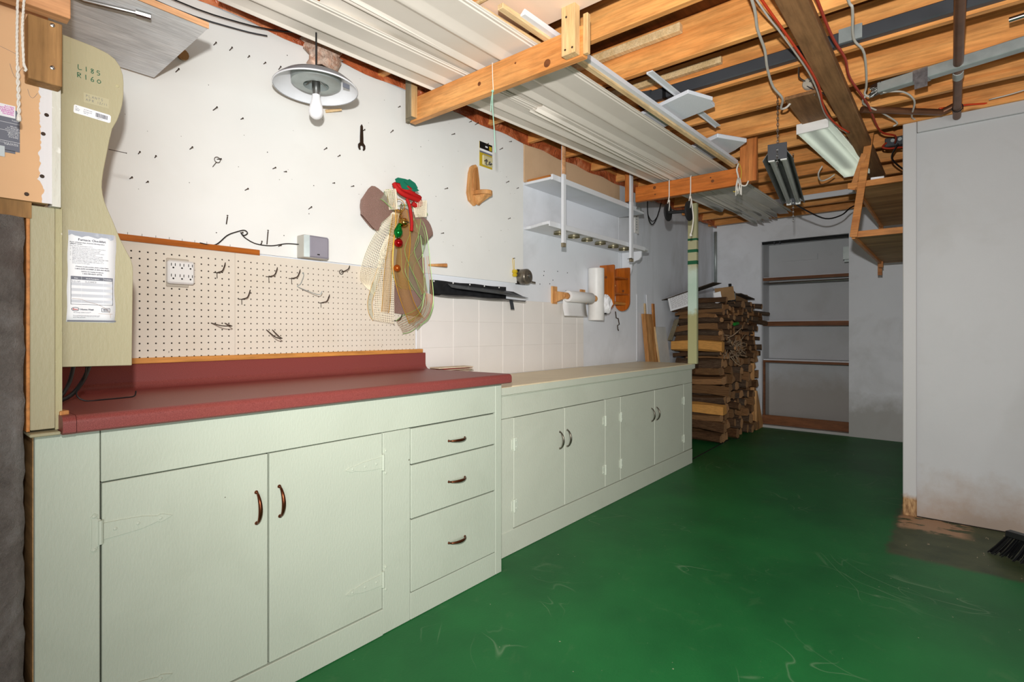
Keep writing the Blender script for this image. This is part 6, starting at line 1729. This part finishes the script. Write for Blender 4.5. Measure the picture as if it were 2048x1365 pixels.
# ------------------------------------------------------------------ firewood
def bark():
    k = NT('bark'); k.p(0.9, 0, 0.15)
    v = k.coord((1, 0.25, 1))
    f = k.noise(v, 26.0, 6, 0.7)
    oi = k.n('ShaderNodeObjectInfo')
    a = k.ramp(f, [(0.3, C(58, 48, 40)), (0.55, C(112, 94, 78)), (0.75, C(176, 160, 140))])
    b = k.ramp(f, [(0.3, C(60, 38, 22)), (0.6, C(122, 84, 52)), (0.8, C(150, 112, 76))])
    k.setc(k.mix(oi.outputs['Random'], a, b))
    k.bump(f, 0.9, 0.02)
    return k.m
def splitw(name, d, l):
    k = NT(name); k.p(0.8, 0, 0.2)
    v = k.coord((1, 0.12, 1))
    f = k.noise(v, 18.0, 5, 0.65)
    oi = k.n('ShaderNodeObjectInfo')
    a = k.ramp(f, [(0.3, d), (0.7, l)])
    b = k.ramp(f, [(0.3, tuple(x * 0.45 for x in d[:3]) + (1,)), (0.7, tuple(x * 0.55 for x in l[:3]) + (1,))])
    k.setc(k.mix(oi.outputs['Random'], a, b))
    k.bump(f, 0.5, 0.01)
    return k.m
M['bark'] = bark()
M['split'] = splitw('split_face', C(108, 76, 48), C(176, 130, 86))
M['endgrain'] = splitw('end_grain', C(168, 116, 72), C(228, 180, 132))
LOG = 0.50
def log_mesh(kind, seed):
    random.seed(seed)
    n = 9
    if kind == 'round':
        pts = [(0.5 + 0.5 * math.cos(2 * PI * k / n) * random.uniform(.88, 1.0), 0.5 + 0.5 * math.sin(2 * PI * k / n) * random.uniform(.88, 1.0)) for k in range(n)]
        sidesplit = set()
    elif kind == 'half':
        pts = [(0.5 + 0.5 * math.cos(PI * k / 6), 0.05 + 0.9 * math.sin(PI * k / 6)) for k in range(7)]
        n = 7; sidesplit = {6}
    elif kind == 'wedge':
        pts = [(0.02, 0.0), (0.9, 0.05)] + [(0.95 - 0.55 * (k / 4) ** 1.4, 0.15 + 0.85 * (k / 4)) for k in range(1, 5)]
        n = 6; sidesplit = {0, 5}
    else:
        pts = [(0.0, 0.1), (0.45, 0.0), (1.0, 0.12), (0.95, 0.85), (0.5, 1.0), (0.08, 0.9)]
        pts = [(a + random.uniform(-.08, .08), b + random.uniform(-.08, .08)) for a, b in pts]
        n = 6; sidesplit = {0, 1, 2, 3} if seed % 2 else {0, 2, 4}
    mb = MB(); S_ = 5
    vs = []
    bend = random.uniform(-.28, .28), random.uniform(-.28, .28)
    for i in range(S_):
        t = i / (S_ - 1); sc = 1.0 - 0.10 * t * random.uniform(0.3, 1)
        for a, b in pts:
            vs.append(((a - 0.5) * sc + bend[0] * math.sin(PI * t) + random.uniform(-.06, .06), LOG * (t - 0.5), (b - 0.5) * sc + bend[1] * math.sin(PI * t) + random.uniform(-.06, .06)))
    mb.add(vs, [])
    for i in range(S_ - 1):
        for k in range(n):
            a, b = i * n + k, i * n + (k + 1) % n
            mb.f.append((a, b, b + n, a + n)); mb.mi.append(1 if k in sidesplit else 0)
    mb.f.append(tuple(range(n))[::-1]); mb.mi.append(2)
    mb.f.append(tuple(range((S_ - 1) * n, S_ * n))); mb.mi.append(2)
    return mb
proto = {}
for kind, cnt in (('round', 4), ('half', 2), ('wedge', 3), ('block', 4)):
    proto[kind] = [(kind, 100 + i + 10 * len(kind)) for i in range(cnt)]
made = {}
def log(kind, idx, name, x, y, z, w, h, rz=0.0, ry=0.0, rx=0.0, ln=1.0, label='', group=''):
    key = (kind, idx % len(proto[kind]))
    if key not in made:
        made[key] = build(log_mesh(*proto[kind][key[1]]), name, ['bark', 'split', 'endgrain'], loc=(0, 0, 0)); o = made[key]
        used_first.add(o.name)
    else:
        o = made[key].copy(); COL.objects.link(o); o.name = name
    o.location = (x, y, z); o.scale = (w, ln, h); o.rotation_euler = (rx, ry, rz)
    o['label'] = label; o['category'] = 'log'; o['group'] = group
    return o
used_first = set()
rnd = random.Random(77)
XA, XB, YC = 5.42, 6.68, -0.205
z = 0.0
ORD = ['zeroth', 'first', 'second', 'third', 'fourth', 'fifth', 'sixth', 'seventh', 'eighth', 'ninth', 'tenth', 'eleventh', 'twelfth', 'thirteenth', 'fourteenth', 'fifteenth', 'sixteenth', 'seventeenth', 'eighteenth', 'nineteenth', 'twentieth', 'twenty-first', 'twenty-second', 'twenty-third', 'twenty-fourth', 'twenty-fifth']
row = 0
while z < 0.82:
    h = rnd.uniform(0.085, 0.115)
    x = XA + rnd.uniform(0, 0.03)
    row += 1; nth = 0
    while x < XB - 0.04:
        w = rnd.uniform(0.085, 0.16)
        if x + w > XB + 0.03:
            w = XB + 0.03 - x
        nth += 1
        SL = 'split firewood log, %s from the left in the %s row above the floor' % (ORD[nth], ORD[row])
        kind = rnd.choice(('half', 'wedge', 'wedge', 'block', 'block', 'block', 'round'))
        random.seed(rnd.randint(0, 9999))
        log(kind, rnd.randint(0, 9), 'firewood_log', x + w / 2, YC + rnd.uniform(-0.07, 0.045), z + h / 2 + rnd.uniform(-.01, .01), w * rnd.uniform(.82, 1.0), h * rnd.uniform(.8, 1.05), rnd.uniform(-.07, .07), rnd.choice((0, 0, PI, 0.2, -0.2)), rnd.uniform(-.02, .02), rnd.uniform(0.9, 1.06), SL, 'split logs in the woodpile')
        x += w
    z += h
zt_ = 1.47
while z < zt_:
    h = rnd.uniform(0.046, 0.062)
    x = XA - 0.02 + rnd.uniform(0, 0.03)
    row += 1; nth = 0
    f = (z - 0.82) / 0.65
    while x < XB - 0.02:
        w = rnd.choice((0.04, 0.05, 0.055, 0.065, 0.075, 0.09, 0.12))
        nth += 1
        BL = 'branch log, %s from the left in the %s row of the woodpile above the floor' % (ORD[nth], ORD[row])
        hh = min(w, h * 1.15) * rnd.uniform(0.8, 1.1)
        random.seed(rnd.randint(0, 9999))
        log('round' if rnd.random() < 0.85 else 'wedge', rnd.randint(0, 9), 'branch_log', x + w / 2, YC + rnd.uniform(-0.09, 0.03), z + h / 2 + rnd.uniform(-.012, .012), min(w, hh * 1.5), hh, rnd.choice((-.22, -.1, -.04, 0, .05, .1, .16, .3)), 0, rnd.uniform(-.09, .09), rnd.uniform(0.8, 1.12), BL, 'branch logs in the woodpile')
        x += w * 1.04
    z += h
# bark and twig loads on top, bits sticking out to the right
for i, (x, y, zz, rz, w, lab) in enumerate(((6.62, -0.42, 1.38, 0.9, 0.05, 'long branch sticking out at the right of the woodpile top'), (6.66, -0.40, 1.27, 1.0, 0.06, 'thick split branch jutting out at the right end of the woodpile'), (6.5, -0.30, 1.47, 0.8, 0.045, 'branch lying across the right part of the woodpile top'))):
    log('round', i, 'branch', x, y, zz, w, w, rz, 0, 0.08, 1.0, lab, 'loose branches on the woodpile')
o = log('block', 1, 'split_log', 5.43, -0.23, 1.0, 0.09, 0.115, 0.02, 0, 0, 1.05, 'pale freshly split log halfway up the left face of the woodpile', 'pale logs of the woodpile')
o = log('block', 3, 'split_log', 5.44, -0.24, 0.36, 0.12, 0.10, 0.0, 0, 0, 1.06, 'pale yellow split log low on the left face of the woodpile', 'pale logs of the woodpile')
M['pale_split'] = plain('pale_split_wood', C(206, 148, 76), 0.8, vary=0.18, vs=20)
for ob_ in COL.objects:
    if ob_.name.startswith('split_log'):
        ob_.data = ob_.data.copy()
        for i_ in range(3):
            ob_.data.materials[i_] = M['pale_split']
# twig bundle poking out of the front
tb_ = MB(); random.seed(15)
for i in range(60):
    a = Vector((5.72 + random.uniform(-.2, .25), -0.49 + random.uniform(-.02, .04), 1.0 + random.uniform(-.12, .12)))
    dd = Vector((random.uniform(-.12, .10), random.uniform(-.10, -.01), random.uniform(-.12, .10)))
    tb_.tube([a, a + dd * 0.5 + Vector((random.uniform(-.02, .02), 0, random.uniform(-.02, .02))), a + dd], [0.006, 0.005, 0.003], 5)
M['twig'] = plain('pale_twig', C(150, 128, 104), 0.9, vary=0.4, vs=40)
o = build(tb_, 'twig_bundle', 'twig'); tag(o, 'tangle of pale twigs poking out of the woodpile front', 'twigs'); o['kind'] = 'stuff'
# cardboard, printed sheets and scraps on top
M['cardboard'] = plain('cardboard', C(150, 116, 78), 0.85, vary=0.15)
M['dark_card'] = plain('dark_card', C(74, 62, 50), 0.85, vary=0.2)
def plate(name, c, ux_, uy_, w, h, th, mat, label, cat):
    ux_, uy_ = Vector(ux_).normalized(), Vector(uy_).normalized(); uz_ = ux_.cross(uy_)
    c = Vector(c); vs = []
    for k in (0, th):
        for a, b in ((-w / 2, -h / 2), (w / 2, -h / 2), (w / 2, h / 2), (-w / 2, h / 2)):
            vs.append(c + ux_ * a + uy_ * b + uz_ * k)
    o = build(MB().add(vs, [(3, 2, 1, 0), (4, 5, 6, 7), (0, 1, 5, 4), (1, 2, 6, 5), (2, 3, 7, 6), (3, 0, 4, 7)]), name, mat)
    return tag(o, label, cat)
pp = plate('printed_sheet', (5.36, -0.08, 1.47), (0.10, -1, 0.28), (-0.3, 0.1, 1), 0.24, 0.15, 0.002, 'paper', 'white printed sheet hanging over the left top of the woodpile', 'paper')
mb = MB(); random.seed(8)
U, V, C0 = Vector((0.10, -1, 0.28)).normalized(), Vector((-0.3, 0.1, 1)).normalized(), Vector((5.36, -0.08, 1.47)) - Vector((0.003, 0, 0))
for r_ in range(11):
    a0 = -0.10
    while a0 < 0.09:
        w_ = random.uniform(0.01, 0.04)
        p = C0 + U * a0 + V * (0.058 - 0.011 * r_)
        mb.add([p, p + U * w_, p + U * w_ + V * 0.004, p + V * 0.004], [(0, 1, 2, 3)]); a0 += w_ + 0.006
M['print_pale'] = plain('pale_print', C(160, 156, 156), 0.8)
o = build(mb, 'print_lines', 'print_pale', pp); o['kind'] = 'stuff'
plate('paper_scrap', (5.50, -0.42, 1.50), (0.2, -1, 0.25), (-0.25, 0.1, 1), 0.07, 0.11, 0.002, 'paper', 'small white torn paper on the woodpile right of the striped post', 'paper')
plate('cardboard_piece', (5.45, -0.15, 1.56), (0.05, -1, 0.30), (1, 0.05, 0.05), 0.58, 0.30, 0.006, 'dark_card', 'dark flat cardboard lying tilted over the left woodpile top', 'cardboard')
plate('cardboard_piece', (5.62, -0.45, 1.54), (0.3, -1, 0.12), (-0.2, 0.1, 1), 0.18, 0.14, 0.01, 'cardboard', 'brown torn cardboard at the middle of the woodpile top', 'cardboard')
bxp = thing('cardboard_box', (6.35, -0.35, 1.48), 'flattened brown carton on the right part of the woodpile top', 'box')
build(bx(6.12, 6.60, -0.40, -0.18, 1.48, 1.585), 'carton', 'cardboard', bxp, bevel=0.003)
build(MB().bar((6.10, -0.42, 1.57), (6.55, -0.44, 1.53), 0.10, 0.012), 'flap', 'dark_card', bxp)
bt = thing('dark_bottle', (5.95, -0.40, 1.48), 'dark bottle with a label lying among scraps on the woodpile', 'bottle')
build(MB().lathe([(0, 0), (0.045, 0), (0.05, 0.01), (0.05, 0.10), (0.03, 0.13), (0.016, 0.15), (0.016, 0.20), (0, 0.20)], (5.88, -0.43, 1.47), (0.15, 0.1, 1), 16), 'glass', 'black', bt, smooth=0.7)
build(MB().lathe([(0.0505, 0.03), (0.0505, 0.09)], (5.88, -0.43, 1.47), (0.15, 0.1, 1), 16), 'label', 'galv', bt)
M['green_plastic'] = plain('green_plastic', C(30, 130, 40), 0.5)
o = build(MB().tube([(5.80, -0.49, 1.23), (5.88, -0.5, 1.24)], 0.018, 8), 'green_tube', 'green_plastic'); tag(o, 'bright green scrap stuck between the branch logs', 'scrap')
o = build(MB().bar((5.33, 0.02, 1.06), (5.42, -0.02, 1.28), 0.05, 0.016), 'wood_offcut', 'grey_pine'); tag(o, 'grey offcut slanting at the left face of the woodpile', 'offcut')
o = build(MB().prism([(0.0, 0.0), (0.30, 0.0), (0.03, 0.46), (0.0, 0.46)], 1, -0.50, -0.475).prism([(0, 0), (0.02, 0), (0.02, 1.15), (0, 1.15)], 1, -0.472, -0.43), 'brace_board', 'raw_carved')
for v_ in o.data.vertices:
    pass
o.location.x = 6.74; tag(o, 'triangular pine brace holding the right end of the woodpile', 'brace')

# ------------------------------------------------------------------ niche shelves
def nshelf(z, th, edge, label, y0=-1.388, y1=-0.482):
    n_ = thing('niche_shelf', (7.05, -0.93, z), label, 'shelf')
    build(bx(6.955, 7.215, y0, y1, z, z + th), 'board', 'white_paint', n_, bevel=0.001)
    build(bx(6.93, 6.955, y0, y1, z - edge, z + 0.004), 'front_edge', 'niche_wood', n_, bevel=0.001)
    return n_
n1 = nshelf(1.80, 0.012, 0.03, 'top niche shelf with a clothes rod just below')
nr = build(MB().tube([(6.95, -1.386, 1.735), (6.95, -0.486, 1.735)], 0.014, 10), 'clothes_rod', 'steel', smooth=0.6)
tag(nr, 'metal clothes rod below the top niche shelf', 'rod')
nshelf(1.27, 0.014, 0.05, 'middle niche shelf with a brown front edge')
n3 = nshelf(0.80, 0.018, 0.022, 'lowest niche shelf with a brown upright at its left')
build(bx(6.93, 6.955, -0.505, -0.483, 0.10, 0.778), 'front_upright', 'niche_wood', n3)
o = build(bx(6.90, 6.92, -1.388, -0.482, 0.035, 0.145), 'kick_board', 'niche_wood'); tag(o, 'brown board across the foot of the niche', 'board')
o = build(MB().tube([(6.90, -1.386, 2.215), (6.90, -0.484, 2.222)], 0.017, 10), 'curtain_rod', 'black', smooth=0.6); tag(o, 'black rod along the head of the niche', 'rod')
for y in (-0.62, -0.68):
    build(MB().lathe([(0.021, -0.008), (0.021, 0.008)], (6.90, y, 2.219), (0, 1, 0), 12), 'ring', 'charcoal', o)
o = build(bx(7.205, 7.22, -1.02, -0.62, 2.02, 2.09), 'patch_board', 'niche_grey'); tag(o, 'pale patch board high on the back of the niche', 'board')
o = build(bx(6.846, 6.858, -1.386, -1.33, 1.95, 2.09).box(6.93, 6.955, -1.388, -1.33, 1.93, 2.10), 'small_bracket', 'galv'); tag(o, 'small pale metal bracket at the upper right of the niche', 'bracket')

# ------------------------------------------------------------------ broom at the right edge
br = thing('broom', (3.6, -2.6, 0), 'black bristled broom head on the floor at the right edge', 'broom')
A0, B0 = Vector((3.69, -2.475, 0.125)), Vector((3.50, -2.80, 0.125))
build(MB().bar(A0, B0, 0.045, 0.03), 'block', 'black', br, bevel=0.004)
mb = MB(); random.seed(12)
for i in range(220):
    t = random.random(); s = random.uniform(-0.018, 0.018)
    p = A0.lerp(B0, t); d_ = (B0 - A0).normalized(); n_ = Vector((-d_.y, d_.x, 0))
    p = p + n_ * s; p.z = 0.115
    q = A0 + (B0 - A0) * (t * 1.30 - 0.20) + n_ * (s * 2.6) ; q.z = 0.004
    m_ = p.lerp(q, 0.5) + Vector((0, 0, -0.012)) - d_ * (0.012 * (0.5 - t))
    mb.tube([p, m_, q], 0.0024, 4)
o = build(mb, 'bristles', 'black', br); o['kind'] = 'stuff'
build(MB().tube([(3.60, -2.635, 0.13), (4.09, -2.75, 1.35)], 0.012, 12), 'handle', 'unit_edge', br, smooth=0.6)
